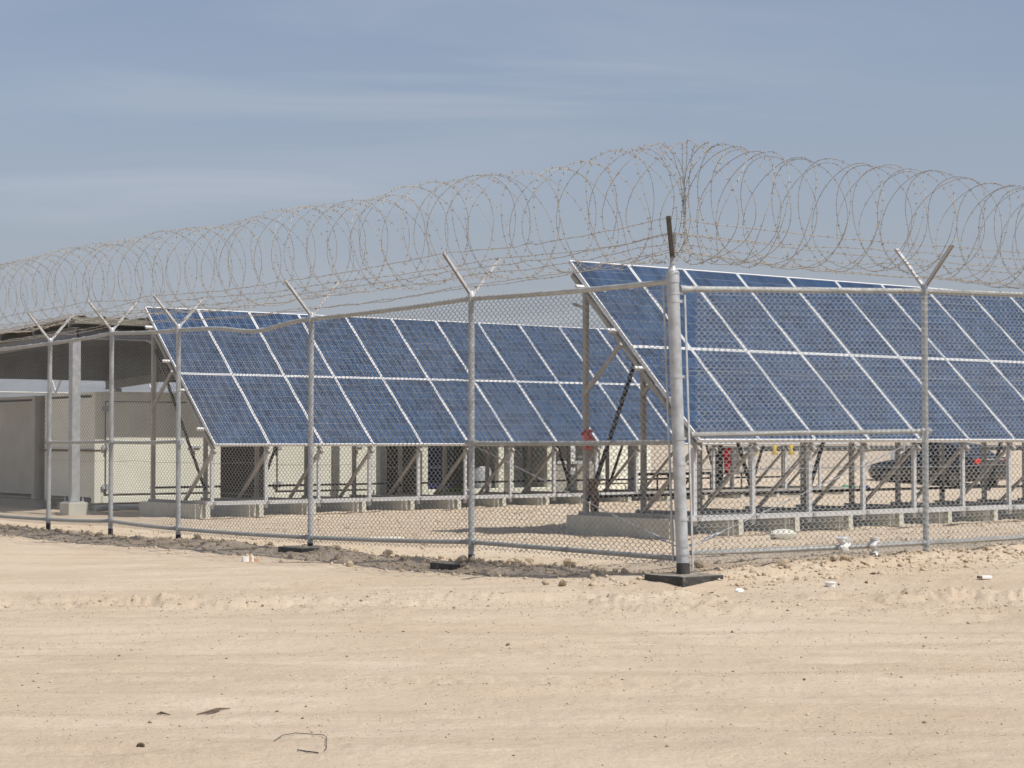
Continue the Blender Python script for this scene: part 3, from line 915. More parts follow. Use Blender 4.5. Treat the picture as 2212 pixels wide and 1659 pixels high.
FRAME_ME, BACK_ME, GRID_ME, CELL_ME, JB_ME, CW, CH = panel_meshes()
ROT = Matrix((R3, SLOPE, NORM)).transposed().to_4x4()

def footing_block_mesh():
    """cast block lying along the frame, with a vertical groove in each end"""
    w, L, h, g, gd = 0.28, 1.92, 0.34, 0.075, 0.07
    pl = [(-w/2, 0), (-g/2 - 0.015, 0), (-g/2, gd), (g/2, gd), (g/2 + 0.015, 0), (w/2, 0), (w/2, L), (g/2 + 0.015, L), (g/2, L - gd), (-g/2, L - gd), (-g/2 - 0.015, L), (-w/2, L)]
    tp = 0.94
    vs = [(x, y, 0) for x, y in pl] + [(x * tp, y * 0.985 + 0.012, h) for x, y in pl]
    n = len(pl)
    fs = [tuple(range(n))[::-1], tuple(range(n, 2 * n))] + [(i, (i + 1) % n, (i + 1) % n + n, i + n) for i in range(n)]
    me = bpy.data.meshes.new('concrete_footing'); me.from_pydata(vs, [], fs); me.materials.append(M['concrete']); return me
FOOT_ME = footing_block_mesh()

def build_array(A, dz, npan, ncells_first, which, label, far):
    """A: low left corner; dz: height offset; panels two high, one metre pitch"""
    Z0 = HC + dz
    root = thing('solar_array', A + R3 * 0.0 + U3 * 0.5 + Z3 * (0.25 + dz), label, 'solar panels', 'rows of tilted solar panels')
    O = Vector(root.location)
    def Q(r, s, z): return A + R3 * r + U3 * s + Z3 * (z + dz)
    def plane(s): return HC + s * math.tan(TILT)
    nlist = []
    for i in range(npan):
        for j in range(2):
            p = A + R3 * (i * 1.0 + 0.005) + SLOPE * (j * (PH + 0.008)) + Z3 * Z0
            m = Matrix.Translation(p - O) @ ROT
            pan = link('solar_panel', FRAME_ME, root, m)
            link('backsheet', BACK_ME, pan); link('junction_box', JB_ME, pan)
            if (i, j) in ncells_first:
                for b in range(10):
                    for a in range(6):
                        link('solar_cell', CELL_ME, pan, Matrix.Translation((LIP + a * CW, LIP + b * CH, 0)))
            else:
                g = link('cell_grid', GRID_ME, pan); g['kind'] = 'stuff'
    # purlins under the panels, running the length of the row and sticking out at the end
    for s in (0.30, 0.95, 1.45, 2.05):
        c0 = Q(-0.13, s, plane(s)) - NORM * (DEP + 0.022); c1 = Q(npan + 0.1, s, plane(s)) - NORM * (DEP + 0.022)
        mb = MB(); mb.chan(c0, c1, 0.042, 0.040, 0.004, SLOPE, -NORM); mb.build('purlin', 'alu', root)
    # one steel frame at every panel joint
    off = DEP + 0.046
    def under(s, extra=0.0): return plane(s) - (off + extra) / math.cos(TILT)
    mh = bpy.data
    for i in range(npan + 1):
        r = i - (0.0 if i else -0.02)
        b = MB(); b.bar(Q(r, 0.12, 0.17 if True else 0), Q(r, 0.12, 1.10), 0.055, 0.045, R3); b.build('front_leg', 'light_steel', root)
        b = MB(); b.chan(Q(r, 2.08, 0.24), Q(r, 2.08, under(2.08, 0.02)), 0.065, 0.05, 0.005, R3, U3); b.build('rear_post', 'frame_steel', root)
        b = MB(); b.bar(Q(r + 0.05, 1.08, 0.29), Q(r + 0.05, 0.14, 1.10), 0.055, 0.03, R3); b.build('diagonal_brace', 'frame_steel', root)
        b = MB(); b.bar(Q(r - 0.045, 2.08, 1.74), Q(r - 0.045, 1.36, under(1.36)), 0.035, 0.05, R3); b.build('strut', 'frame_steel', root)
        b = MB(); b.bar(Q(r, 0.02, under(0.02, 0.02)), Q(r, 2.34, under(2.34, 0.02)), 0.045, 0.055, R3); b.build('rafter', 'frame_steel', root)
        b = MB(); b.bar(Q(r, 0.02, 0.265), Q(r, 2.2, 0.265), 0.05, 0.045, R3); b.build('base_beam', 'frame_steel', root)
        bl = MB(); bl.bar(Q(r - 0.02, 2.08, 2.86), Q(r - 0.02, 2.30, 2.92), 0.03, 0.035, R3); bl.build('bracket', 'frame_steel', root)
        fm = Matrix((R3, U3, Z3)).transposed().to_4x4()
        x, y = (A + R3 * r + U3 * 0.40).xy
        fo_ = link('concrete_footing', FOOT_ME, None, Matrix.Translation(Vector((x, y, dz - 0.10 + 0.002))) @ fm)
        nth = ('first', 'second', 'third', 'fourth', 'fifth', 'sixth', 'seventh', 'eighth', 'ninth', 'tenth', 'eleventh', 'twelfth', 'thirteenth', 'fourteenth', 'fifteenth', 'sixteenth')[i]
        end = 'canopy end' if far else 'end by the red ribbon'
        set_props(fo_, 'footing block of the %s, %s from the %s' % (which, nth, end), 'footing', 'footings under the ' + which)
    # rails joining the frames low down, front and rear
    for (k0, k1) in ((0, 3), (3, 6), (6, 9), (9, 12), (12, npan)):
        if k0 >= npan: continue
        k1 = min(k1, npan)
        b = MB(); b.bar(Q(k0 - 0.12, 0.065, 0.265 + 0.004 * (k0 % 2)), Q(k1 - 0.125, 0.065, 0.265 + 0.004 * (k0 % 2)), 0.062, 0.055, Z3); b.build('front_rail', 'light_steel' if not far or k0 < 9 else 'frame_steel', root)
        b = MB(); b.bar(Q(k0, 2.135, 0.47), Q(k1 - 0.005, 2.135, 0.47), 0.036, 0.03, Z3); b.build('rear_rail', 'black_steel', root)
    # black wind braces in the rear plane
    for k in range(0, npan, 2):
        up = (k // 2 + (0 if far else 1)) % 2
        z0, z1 = (2.75, 0.42) if up == 0 else (0.42, 2.55)
        b = MB(); b.bar(Q(k + 0.03, 2.03, z0), Q(k + 0.97, 2.03, z1), 0.035, 0.045, R3); b.build('wind_brace', 'black_steel', root)
    return root

build_array(A1, 0.0, 14, {(0, 0), (0, 1), (1, 0), (1, 1), (2, 1)}, 'near panel row',
            'near row of tilted blue solar panels on steel frames behind the corner post', False)
build_array(A2, -0.072, 15, {(0, 0), (0, 1), (1, 0), (1, 1), (2, 1)}, 'far panel row',
            'far row of tilted blue solar panels in front of the cream containers', True)

# ------------------------------------------------------------------ containers and canopy
K = A2 + R3 * 0.20 + U3 * 4.6; GK = -0.06
def KP(r, u, z): return K + R3 * r + U3 * u + Z3 * (z + GK)

def container(name, r0, r1, u0, u1, z1, label, open_front=False, door=True, mt='cream', hinge_side=0, shade_side=False):
    c = KP((r0 + r1) / 2, (u0 + u1) / 2, 0)
    root = thing(name, c, label, 'container')
    w, d = r1 - r0, u1 - u0; zb = 0.13; H = z1 - zb; t = 0.06
    ax = (R3, U3, Z3)
    if not open_front:
        MB().box(KP((r0 + r1) / 2, u0 + t / 2, zb + H / 2), (w - 0.24, t, H - 0.24), ax).build('front_wall', mt, root)
    MB().box(KP(r0 + t / 2, (u0 + u1) / 2, zb + H / 2), (t * 0.9, d - 0.24, H - 0.2), ax).build('side_wall', 'container_shade' if shade_side else mt, root)  # outer wall coloured dark to imitate the shade in the gap beside it
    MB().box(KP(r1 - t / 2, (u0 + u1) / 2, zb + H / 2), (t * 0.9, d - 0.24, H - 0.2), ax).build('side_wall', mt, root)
    MB().box(KP((r0 + r1) / 2, u1 - t / 2, zb + H / 2), (w - 0.24, t * 0.9, H - 0.2), ax).build('back_wall', 'container_shade' if open_front else mt, root)
    MB().box(KP((r0 + r1) / 2, (u0 + u1) / 2, z1 - 0.03), (w - 0.05, d - 0.05, 0.05), ax).build('roof', mt, root)
    MB().box(KP((r0 + r1) / 2, (u0 + u1) / 2, zb + 0.03), (w - 0.05, d - 0.05, 0.05), ax).build('floor', 'container_shade', root)
    for r in (r0, r1):
        for u in (u0, u1):
            sr = 1 if r == r0 else -1; su = 1 if u == u0 else -1
            MB().box(KP(r + sr * 0.065, u + su * 0.06, zb + H / 2), (0.145, 0.13, H), ax).build('corner_post', mt, root, bevel=0.012)
    for u in (u0, u1):
        su = 1 if u == u0 else -1
        MB().box(KP((r0 + r1) / 2, u + su * 0.055, z1 - 0.07), (w - 0.291, 0.12, 0.15), ax).build('header_beam', mt, root, bevel=0.01)
        MB().box(KP((r0 + r1) / 2, u + su * 0.055, zb + 0.06), (w - 0.291, 0.12, 0.12), ax).build('sill_beam', mt, root, bevel=0.01)
    # steel skids it stands on
    for r in (r0 + 0.3, r1 - 0.3):
        MB().box(KP(r, (u0 + u1) / 2, 0.045), (0.16, d - 0.1, 0.172), ax).build('skid', 'concrete', root)
    if door and not open_front:
        dw = w - 0.42; dh = H - 0.34
        rc = (r0 + r1) / 2
        dr = MB().box(KP(rc, u0 - 0.012, zb + 0.16 + dh / 2), (dw, 0.03, dh), ax).build('door', mt, root, bevel=0.008)
        # seal round the door, hinges, lock
        for (a, b, sx, sz) in ((rc - dw / 2 - 0.012, zb + 0.16 + dh / 2, 0.014, dh + 0.03), (rc + dw / 2 + 0.012, zb + 0.16 + dh / 2, 0.014, dh + 0.03), (rc, zb + 0.16 - 0.012, dw, 0.014), (rc, zb + 0.172 + dh, dw, 0.014)):
            MB().box(KP(a, u0 + 0.004, b), (sx, 0.018, sz), ax).build('door_seal', 'dark_board', dr)
        hs = rc - dw / 2 if hinge_side == 0 else rc + dw / 2
        for hz in (0.42, 1.12, 1.80):
            MB().box(KP(hs, u0 - 0.034, min(hz, z1 - 0.3)), (0.17, 0.02, 0.075), ax).box(KP(hs, u0 - 0.055, min(hz, z1 - 0.3)), (0.035, 0.05, 0.10), ax).build('hinge', 'grey_box', dr)
        ls = rc + dw / 2 - 0.35 if hinge_side == 0 else rc - dw / 2 + 0.35
        hd = MB().box(KP(ls, u0 - 0.04, 1.12), (0.24, 0.03, 0.035), ax).box(KP(ls - 0.05, u0 - 0.045, 1.09), (0.04, 0.045, 0.09), ax).build('handle', 'grey_box', dr)
        MB().box(KP(ls - 0.02, u0 - 0.05, 1.01), (0.05, 0.025, 0.09), ax).build('padlock', 'brass', dr, bevel=0.006)
        MB().box(KP(rc, u0 + 0.0, zb + H - 0.235), (w - 0.32, 0.03, 0.018), ax).build('rain_strip', mt, root)
    return root

CA = container('cream_container', 0.0, 2.52, 0.0, 2.05, 2.10, 'cream steel container with padlocked door beside the canopy column')
MB().bar(KP(-0.02, -0.25, 1.06), KP(-0.02, 2.2, 1.06), 0.035, 0.03, Z3).build('side_rail', 'rust', CA)
container('cream_container', 0.10, 2.6, 2.72, 5.3, 2.08, 'plain cream container standing close behind the padlocked one', door=False, mt='cream_shaded')
container('cream_container', 3.56, 6.12, 0.05, 3.2, 2.10, 'cream container with hinged door between two dark openings', hinge_side=0, shade_side=True)
CO = container('open_container', 7.18, 9.25, 0.1, 3.4, 2.10, 'open fronted cream container holding a navy curtain and hung cables', open_front=True, shade_side=True)
CE = container('open_container', 9.38, 10.55, 0.1, 3.2, 2.10, 'narrow open fronted container beside the grey slotted channel', open_front=True)
container('cream_container', 10.75, 12.0, 0.35, 2.8, 2.10, 'shaded beige cabin between the narrow open container and the ladder', door=False, mt='cream_shaded')
container('cream_container', 12.35, 14.1, 0.9, 3.2, 2.10, 'cream cabin beside the lying ladder behind the far panels', door=True)
container('cream_container', -0.1, 2.5, 7.4, 9.8, 2.05, 'cream container standing deep under the canopy', door=False, mt='cream_shaded')
# dark sheets standing in for the deep shade in the gaps behind the containers
sw = thing('gap_shade_wall', KP(6.0, 5.65, 0), 'dark sheets standing in for the shade in the gaps between the containers', 'wall')
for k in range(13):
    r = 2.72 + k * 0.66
    MB().box(KP(r + 0.33, 5.65 + (0.012 if k % 2 else 0), 0.95), (0.655, 0.03, 1.96), (R3, U3, Z3)).build('sheet', 'container_shade', sw)
# things inside and in front of the open containers
cu = MB()
pts = []
for k in range(15):
    pts.append((7.45 + k * 0.052, 0.55 + 0.035 * (k % 2), 0))
for k in range(14):
    a, b = pts[k], pts[k + 1]
    cu.add([KP(a[0], a[1], 0.24), KP(b[0], b[1], 0.24), KP(b[0], b[1], 1.85), KP(a[0], a[1], 1.85)], [(0, 1, 2, 3)])
    cu.add([KP(a[0], a[1] + 0.012, 0.24), KP(b[0], b[1] + 0.012, 0.24), KP(b[0], b[1] + 0.012, 1.85), KP(a[0], a[1] + 0.012, 1.85)], [(3, 2, 1, 0)])
cu.top('curtain', 'blue_cloth', KP(7.8, 0.56, 0.24), 'navy blue curtain hanging in pleats in the open container', 'curtain')
for k, (r, top) in enumerate(((8.50, 1.8), (8.58, 1.75), (8.66, 1.82), (8.75, 1.7))):
    mb = MB(); mb.tube([KP(r + 0.06 * math.sin(q * 1.3 + k), 0.75 + 0.03 * k, top - q * 0.2) for q in range(6)] , 0.013, 6)
    mb.top('hanging_cable', 'black_steel', KP(r, 0.75, top - 1.0), 'black cable hanging in the open container beside the curtain', 'cable', 'cables hung in the open container')
mb = MB(); mb.tube([KP(8.95, 0.5, 0.20), KP(8.95, 0.5, 0.28), KP(8.95, 0.5, 0.62), KP(8.95, 0.5, 0.70)], [0.24, 0.25, 0.25, 0.20], 16)
mb.top('drum', 'grey_box', KP(8.95, 0.5, 0.19), 'squat grey drum on the floor of the open container', 'drum', smooth=True)
mb = MB(); mb.box(KP(9.9, 0.9, 0.62), (0.62, 0.5, 0.86), (R3, U3, Z3)).box(KP(9.9, 0.63, 0.78), (0.50, 0.03, 0.40), (R3, U3, Z3))
mb.top('equipment_cabinet', 'grey_box', KP(9.9, 0.9, 0.19), 'grey equipment cabinet inside the narrow open container', 'cabinet', bevel=0.01)
# green sack
def lump(c, sx, sy, sz, ax, seed, n=14, m=9):
    vs, fs = [], []
    rg = random.Random(seed)
    for j in range(m + 1):
        th = math.pi * j / m
        for i in range(n):
            ph = 2 * math.pi * i / n
            k = 1 + 0.16 * rg.uniform(-1, 1)
            p = c + ax[0] * (sx * math.sin(th) * math.cos(ph) * k) + ax[1] * (sy * math.sin(th) * math.sin(ph) * k) + Z3 * (sz * (-math.cos(th)) * (0.9 + 0.1 * k))
            vs.append(p)
    for j in range(m):
        for i in range(n):
            fs.append((j * n + i, j * n + (i + 1) % n, (j + 1) * n + (i + 1) % n, (j + 1) * n + i))
    return vs, fs
mb = MB(); mb.add(*lump(KP(7.55, -0.45, 0.13), 0.42, 0.25, 0.17, (R3, U3), 3))
mb.top('sack', 'green_sack', KP(7.55, -0.45, -0.03), 'slumped green sack on the ground before the navy curtain', 'sack', smooth=True)
# slotted cable tray standing up, with cross bar
st = thing('slotted_channel', KP(10.75, -0.30, 0.15), 'white slotted metal channel standing upright in front of the shaded beige cabin', 'channel')
up = MB(); up.chan(KP(10.75, -0.30, 0.15), KP(10.75, -0.30, 1.95), 0.17, 0.04, 0.004, R3, U3); up_o = up.build('upright', 'slotted', st)
for k in range(11):
    for q in range(4):
        z = 0.28 + k * 0.145
        MB().box(KP(10.75 - 0.055 + q * 0.036, -0.3215, z), (0.012, 0.004, 0.045), (R3, U3, Z3)).build('slot', 'dark_board', up_o)
cr_ = MB(); cr_.chan(KP(10.30, -0.36, 0.78), KP(11.25, -0.36, 0.78), 0.055, 0.03, 0.004, Z3, U3); cr_o = cr_.build('cross_bar', 'slotted', st)
for q in range(13):
    MB().box(KP(10.36 + q * 0.07, -0.3765, 0.78), (0.035, 0.004, 0.014), (R3, U3, Z3)).build('slot', 'dark_board', cr_o)
# ladder lying on its edge
la = thing('ladder', KP(13.4, -1.0, 0), 'dark ladder lying on its side behind the far panel row', 'ladder')
for z in (0.10, 0.50):
    MB().bar(KP(11.9, -0.85, z + 0.02), KP(15.4, -1.15, z + 0.02), 0.06, 0.03, Z3).build('stile', 'black_steel', la)
for k in range(12):
    f = (k + 0.5) / 12
    p = KP(11.9 + 3.5 * f, -0.85 - 0.3 * f, 0.12); MB().bar(p, p + Z3 * 0.40, 0.03, 0.025, R3).build('rung', 'black_steel', la)

# canopy on steel columns
cn_root = thing('canopy', KP(4.0, 4.0, 0), 'open sided steel canopy with corrugated roof over the containers', 'canopy')
RF0, RF1, UF0, UF1 = -1.0, 12.5, -1.22, 10.6
def roof_z(u): return 3.32 - 0.045 * (u - UF0)
def corr():
    vs, fs = [], []
    nr = int((RF1 - RF0) / 0.095) * 1
    for k in range(nr + 1):
        r = RF0 + (RF1 - RF0) * k / nr; dzz = (0, 0.035, 0.035, 0)[k % 4]
        for u in (UF0, UF1):
            vs.append(KP(r, u, roof_z(u) + dzz))
    for k in range(nr):
        a = 2 * k; fs.append((a, a + 2, a + 3, a + 1))
    m0 = len(vs)
    vs += [p - Z3 * 0.012 for p in vs[:m0]]
    fs += [tuple(i + m0 for i in f)[::-1] for f in fs]
    for k in range(nr):
        a = 2 * k; fs.append((a + 2, a, a + m0, a + 2 + m0)); fs.append((a + 1, a + 3, a + 3 + m0, a + 1 + m0))
    return vs, fs
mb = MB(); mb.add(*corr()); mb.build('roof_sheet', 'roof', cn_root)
def ibeam(p0, p1, h, w, t, name):
    b = MB(); p0, p1 = Vector(p0), Vector(p1); d = (p1 - p0).normalized(); s = Vector((-d.y, d.x, 0)).normalized(); n = d.cross(s)
    if n.z < 0: n = -n
    for q in (-1, 1): b.bar(p0 + n * q * (h / 2 - t / 2), p1 + n * q * (h / 2 - t / 2), w, t, s)
    b.bar(p0, p1, t, h - 2 * t - 0.001, s)
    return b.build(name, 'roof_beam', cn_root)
# edge trims, purlins and main beams
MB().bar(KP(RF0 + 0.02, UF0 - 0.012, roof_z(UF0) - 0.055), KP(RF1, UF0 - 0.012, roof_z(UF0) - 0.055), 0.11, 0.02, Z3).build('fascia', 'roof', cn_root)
MB().bar(KP(RF0 - 0.014, UF0, roof_z(UF0) + 0.012), KP(RF0 - 0.014, UF1, roof_z(UF1) + 0.012), 0.06, 0.02, Z3).build('verge_trim', 'alu', cn_root)
MB().bar(KP(RF0, UF1 + 0.014, roof_z(UF1) - 0.03), KP(RF1, UF1 + 0.014, roof_z(UF1) - 0.03), 0.11, 0.02, Z3).build('fascia', 'alu', cn_root)
for k in range(9):
    u = UF0 + 0.25 + k * 1.42
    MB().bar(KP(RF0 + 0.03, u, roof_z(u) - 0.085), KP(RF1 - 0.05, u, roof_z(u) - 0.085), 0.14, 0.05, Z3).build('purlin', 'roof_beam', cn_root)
CR = (-0.89, 5.4, 11.8); CU = (-1.05, 9.9)
for r in CR:
    ibeam(KP(r, UF0 + 0.12, roof_z(UF0 + 0.12) - 0.255), KP(r, UF1 - 0.1, roof_z(UF1 - 0.1) - 0.255), 0.19, 0.12, 0.012, 'main_beam')
for u in CU[:1]:
    for k in range(2):
        ibeam(KP(CR[k] + 0.07, u, roof_z(u) - 0.262), KP(CR[k + 1] - 0.07, u, roof_z(u) - 0.262), 0.17, 0.11, 0.012, 'tie_beam')
for r in CR:
    for u in CU:
        c = MB(); c.box(KP(r, u, (0.21 + roof_z(u) - 0.36) / 2), (0.155, 0.155, roof_z(u) - 0.36 - 0.21), (R3, U3, Z3))
        co = c.build('column', 'galv', cn_root, bevel=0.012)
        MB().box(KP(r, u, 0.202), (0.28, 0.28, 0.018), (R3, U3, Z3)).build('base_plate', 'galv', co)
        for a in (-1, 1):
            for b in (-1, 1):
                q = KP(r + a * 0.11, u + b * 0.11, 0.21); MB().tube([q, q + Z3 * 0.09], 0.012, 6).build('anchor_bolt', 'galv', co)
        ped = MB().box(KP(r, u, 0.045), (0.36, 0.36, 0.296), (R3, U3, Z3))
        ped.top('column_plinth', 'concrete', KP(r, u, -0.10), 'pale concrete plinth under the canopy column beside the padlocked container' if (r, u) == (CR[0], CU[0]) else 'pale concrete plinth under a canopy column hidden among the containers', 'plinth', 'plinths under the canopy columns', bevel=0.015)
# pipes and cable trunk on the ground before the containers
MB().tube([KP(-0.2, -0.42, 0.06), KP(2.0, -0.40, 0.065), KP(6.2, -0.36, 0.06)], 0.055, 10).top('conduit_pipe', 'grey_box', KP(2.5, -0.4, 0.0), 'grey conduit pipe lying along the foot of the padlocked container', 'pipe', smooth=True)

# ------------------------------------------------------------------ far side of the compound
def far_fence():
    P0 = Vector((-12.7, 53.0, 0))
    root = thing('chain_link_fence', P0 + R3 * 18, 'distant chain link fence with forked post tops beyond the compound', 'fence')
    V, Fc = chain_link(3.0, 2.5, 0.0026)
    me = mesh_np('chain_link_mesh', V, Fc, M['galv_wire'], True)
    rot = Matrix((R3, U3, Z3)).transposed().to_4x4()
    O = origin(root); n = 19; t0 = -15.0
    for i in range(n + 1):
        p = P0 + R3 * (t0 + i * 3.0); g = bz(p.x, p.y) if p.y < 64 else 0.0
        if p.y >= 60: g = g if p.y < 60 else -0.0
        b = MB(); b.tube([p + Z3 * (g - 0.1), p + Z3 * (g + 2.62)], 0.032, 8); po = b.build('post', 'galv', root, True)
        for s in (-1, 1):
            b = MB(); b.bar(p + Z3 * (g + 2.6), p + U3 * (s * ARM) + Z3 * (g + 2.6 + ARMH), 0.045, 0.03, R3); b.build('outrigger_arm', 'galv', po)
        if i < n:
            q = P0 + R3 * (t0 + (i + 1) * 3.0); g2 = bz(q.x, q.y) if q.y < 60 else 0.0
            b = MB(); b.tube([p + Z3 * (g + 2.57), q + Z3 * (g2 + 2.57)], 0.026, 8); b.build('top_rail', 'rail', root, True)
            b = MB(); b.tube([p + Z3 * (g + 0.12), q + Z3 * (g2 + 0.12)], 0.024, 8); b.build('bottom_rail', 'rail', root, True)
            o = link('chain_link_mesh', me, root, Matrix.Translation(p - U3 * 0.035 + Z3 * (g + 0.05) - O) @ rot); o['kind'] = 'stuff'
far_fence()

def far_pipe():
    Y = 82.0
    root = thing('pipeline', (20, Y, 0), 'black pipeline on short posts crossing the far desert with yellow valves', 'pipeline')
    MB().tube([Vector((8.5, Y, 0.80)), Vector((16, Y, 0.83)), Vector((24, Y, 0.86)), Vector((40, Y, 0.84))], 0.115, 12).build('pipe', 'pipe', root, True)
    for k in range(9):
        x = 9.2 + k * 3.6
        sp = MB().box((x, Y, 0.35), (0.16, 0.16, 0.72)).box((x, Y, 0.04), (0.5, 0.5, 0.12)).build('support', 'grey_box', root)
    for x in (10.5, 11.3, 12.0):
        v = MB(); v.tube([(x, Y - 0.02, 0.55), (x, Y - 0.02, 0.62), (x, Y - 0.02, 0.95), (x, Y - 0.02, 1.05)], [0.08, 0.12, 0.12, 0.07], 12)
        v.tube([(x, Y - 0.02, 1.0), (x, Y - 0.02, 1.22)], 0.05, 8)
        vo = v.build('valve', 'yellow', root, True)
        w = MB(); w.tube([Vector((x + 0.16 * math.cos(a), Y - 0.02 + 0.16 * math.sin(a), 1.22)) for a in np.linspace(0, 6.2832, 17)], 0.022, 6)
        w.bar((x - 0.15, Y - 0.02, 1.22), (x + 0.15, Y - 0.02, 1.22), 0.03, 0.02)
        w.build('handwheel', 'yellow', vo, True)
far_pipe()

# ------------------------------------------------------------------ parked cars
def sedan(corner, heading, paint, label, z):
    """corner: rear left corner on the ground; heading: unit direction; left side faces the eye"""
    h = Vector(heading).normalized(); p = Vector((h.y, -h.x, 0))      # p: towards the car's right side
    L, W = 4.55, 1.76
    base = Vector((corner[0], corner[1], z))
    def C(x, y, zz): return base + h * x + p * y + Z3 * zz
    root = thing('parked_car', C(L / 2, W / 2, 0), label, 'car', 'cars parked beyond the panels')
    # body: sections along the length: (x, sill z, shoulder z, half-width factor)
    sec = [(0.00, 0.42, 0.86, 0.80), (0.06, 0.30, 0.98, 0.92), (0.35, 0.24, 1.03, 0.99), (1.0, 0.22, 1.00, 1.0), (2.2, 0.21, 0.96, 1.0),
           (3.05, 0.22, 0.93, 1.0), (3.8, 0.24, 0.86, 0.985), (4.30, 0.27, 0.76, 0.93), (4.50, 0.34, 0.66, 0.84), (4.55, 0.42, 0.58, 0.76)]
    vs, fs = [], []; n = 12
    for (x, z0, z1, wf) in sec:
        hw = W / 2 * wf; m = (z0 + z1) / 2
        prof = [(-hw * 0.90, z0), (-hw * 0.985, z0 + 0.09), (-hw, m), (-hw * 0.985, z1 - 0.09), (-hw * 0.93, z1 - 0.02), (-hw * 0.72, z1 + 0.012),
                (hw * 0.72, z1 + 0.012), (hw * 0.93, z1 - 0.02), (hw * 0.985, z1 - 0.09), (hw, m), (hw * 0.985, z0 + 0.09), (hw * 0.90, z0)]
        vs += [C(x, W / 2 + a, b) for a, b in prof]
    for i in range(len(sec) - 1):
        for j in range(n):
            a = i * n + j; b = i * n + (j + 1) % n; fs.append((a, b, b + n, a + n))
    fs.append(tuple(range(n))); fs.append(tuple(range((len(sec) - 1) * n, len(sec) * n))[::-1])
    mb = MB(); mb.add(vs, fs); body = mb.build('body', paint, root, True)
    # cabin: pillars and roof in paint, glass set just proud
    cab = [(0.42, 1.00, 0.80), (1.05, 1.40, 0.64), (1.75, 1.47, 0.645), (2.5, 1.44, 0.64), (3.35, 0.93, 0.80)]
    low = [(0.42, 0.97), (1.05, 0.97), (1.75, 0.96), (2.5, 0.95), (3.35, 0.92)]
    vs, fs = [], []
    for (x, zt, hw), (_, zl) in zip(cab, low):
        vs += [C(x, W / 2 - 0.83, zl), C(x, W / 2 - hw, zt - 0.02), C(x, W / 2 - hw * 0.8, zt), C(x, W / 2 + hw * 0.8, zt), C(x, W / 2 + hw, zt - 0.02), C(x, W / 2 + 0.83, zl)]
    for i in range(4):
        for j in range(5):
            a = i * 6 + j; fs.append((a, a + 1, a + 7, a + 6))
    mb = MB(); mb.add(vs, fs); mb.build('cabin', paint, root, True)
    def pane(q, name='window'):
        q = [Vector(v) for v in q]; nn = (q[1] - q[0]).cross(q[2] - q[0]).normalized()
        ctr = sum(q, Vector()) / len(q)
        if nn.dot(ctr - C(2.0, W / 2, 0.9)) < 0: nn = -nn
        q2 = [v + nn * 0.006 for v in q]; mb = MB(); mb.add(q2 + [v - nn * 0.01 for v in q], [(0, 1, 2, 3), (7, 6, 5, 4), (0, 4, 5, 1), (1, 5, 6, 2), (2, 6, 7, 3), (3, 7, 4, 0)])
        mb.build(name, 'car_glass', root)
    def side(y):
        s = -1 if y == 0 else 1
        lo = lambda x: C(x, W / 2 + s * 0.815, 1.0); 
        hi = lambda x, zt, hw: C(x, W / 2 + s * (hw + 0.02), zt - 0.06)
        pane([lo(0.80), lo(1.72), hi(1.72, 1.46, 0.645), hi(1.08, 1.39, 0.645)])
        pane([lo(1.80), lo(2.98), hi(2.46, 1.43, 0.645), hi(1.80, 1.46, 0.645)])
    side(0); side(1)
    pane([C(0.50, W / 2 - 0.66, 1.055), C(0.50, W / 2 + 0.66, 1.055), C(0.99, W / 2 + 0.53, 1.365), C(0.99, W / 2 - 0.53, 1.365)], 'rear_window')
    pane([C(3.24, W / 2 - 0.68, 0.995), C(3.24, W / 2 + 0.68, 0.995), C(2.60, W / 2 + 0.53, 1.375), C(2.60, W / 2 - 0.53, 1.375)], 'windscreen')
    for x in (0.82, 3.62):
        for y in (0.10, W - 0.10):
            c = C(x, y, 0.315)
            ty = MB(); ty.tube([c - p * 0.105, c - p * 0.085, c + p * 0.085, c + p * 0.105], [0.27, 0.315, 0.315, 0.27], 24)
            wh = ty.build('wheel', 'tyre', root, True)
            rm = MB(); s = -1 if y < 1 else 1
            rm.tube([c + p * s * 0.07, c + p * s * 0.108], 0.20, 20); rm.build('rim', 'alloy', wh, True)
    for y in (0.20, W - 0.20):
        MB().box(C(0.045, y, 0.86), (0.09, 0.30, 0.16), (h, p, Z3)).build('tail_light', 'tail', root, bevel=0.02)
        MB().box(C(4.40, y + (0.05 if y < 1 else -0.05), 0.64), (0.16, 0.30, 0.12), (h, p, Z3)).build('headlight', 'chrome', root, bevel=0.02)
    MB().box(C(0.032, W / 2, 0.915), (0.03, 1.02, 0.045), (h, p, Z3)).build('boot_trim', 'chrome', root)
    MB().box(C(0.022, W / 2, 0.76), (0.02, 0.50, 0.12), (h, p, Z3)).build('number_plate', 'white', root)
    MB().box(C(0.03, W / 2, 0.50), (0.16, W * 0.86, 0.18), (h, p, Z3)).build('bumper', paint, root, bevel=0.04)
    for y in (-0.10, W + 0.10):
        mb = MB(); mb.box(C(2.86, y, 0.99), (0.10, 0.17, 0.12), (h, p, Z3)); mo = mb.build('mirror', 'chrome', root, bevel=0.02)
    for y in (0.012, W - 0.012):
        for x in (1.35, 2.45):
            MB().box(C(x, y - (0.02 if y < 1 else -0.02), 0.80), (0.16, 0.03, 0.025), (h, p, Z3)).build('door_handle', 'chrome', root)
    return root
a = math.radians(53.5)
sedan((14.1, 58.0), (-math.cos(a), math.sin(a), 0), 'car_black', 'black saloon car parked beyond the near panel row', -0.335)
a = math.radians(60)
sedan((17.3, 52.6), (-math.cos(a), math.sin(a), 0), 'car_grey', 'silver grey saloon car parked behind the black one', bz(15, 54) - 0.005)

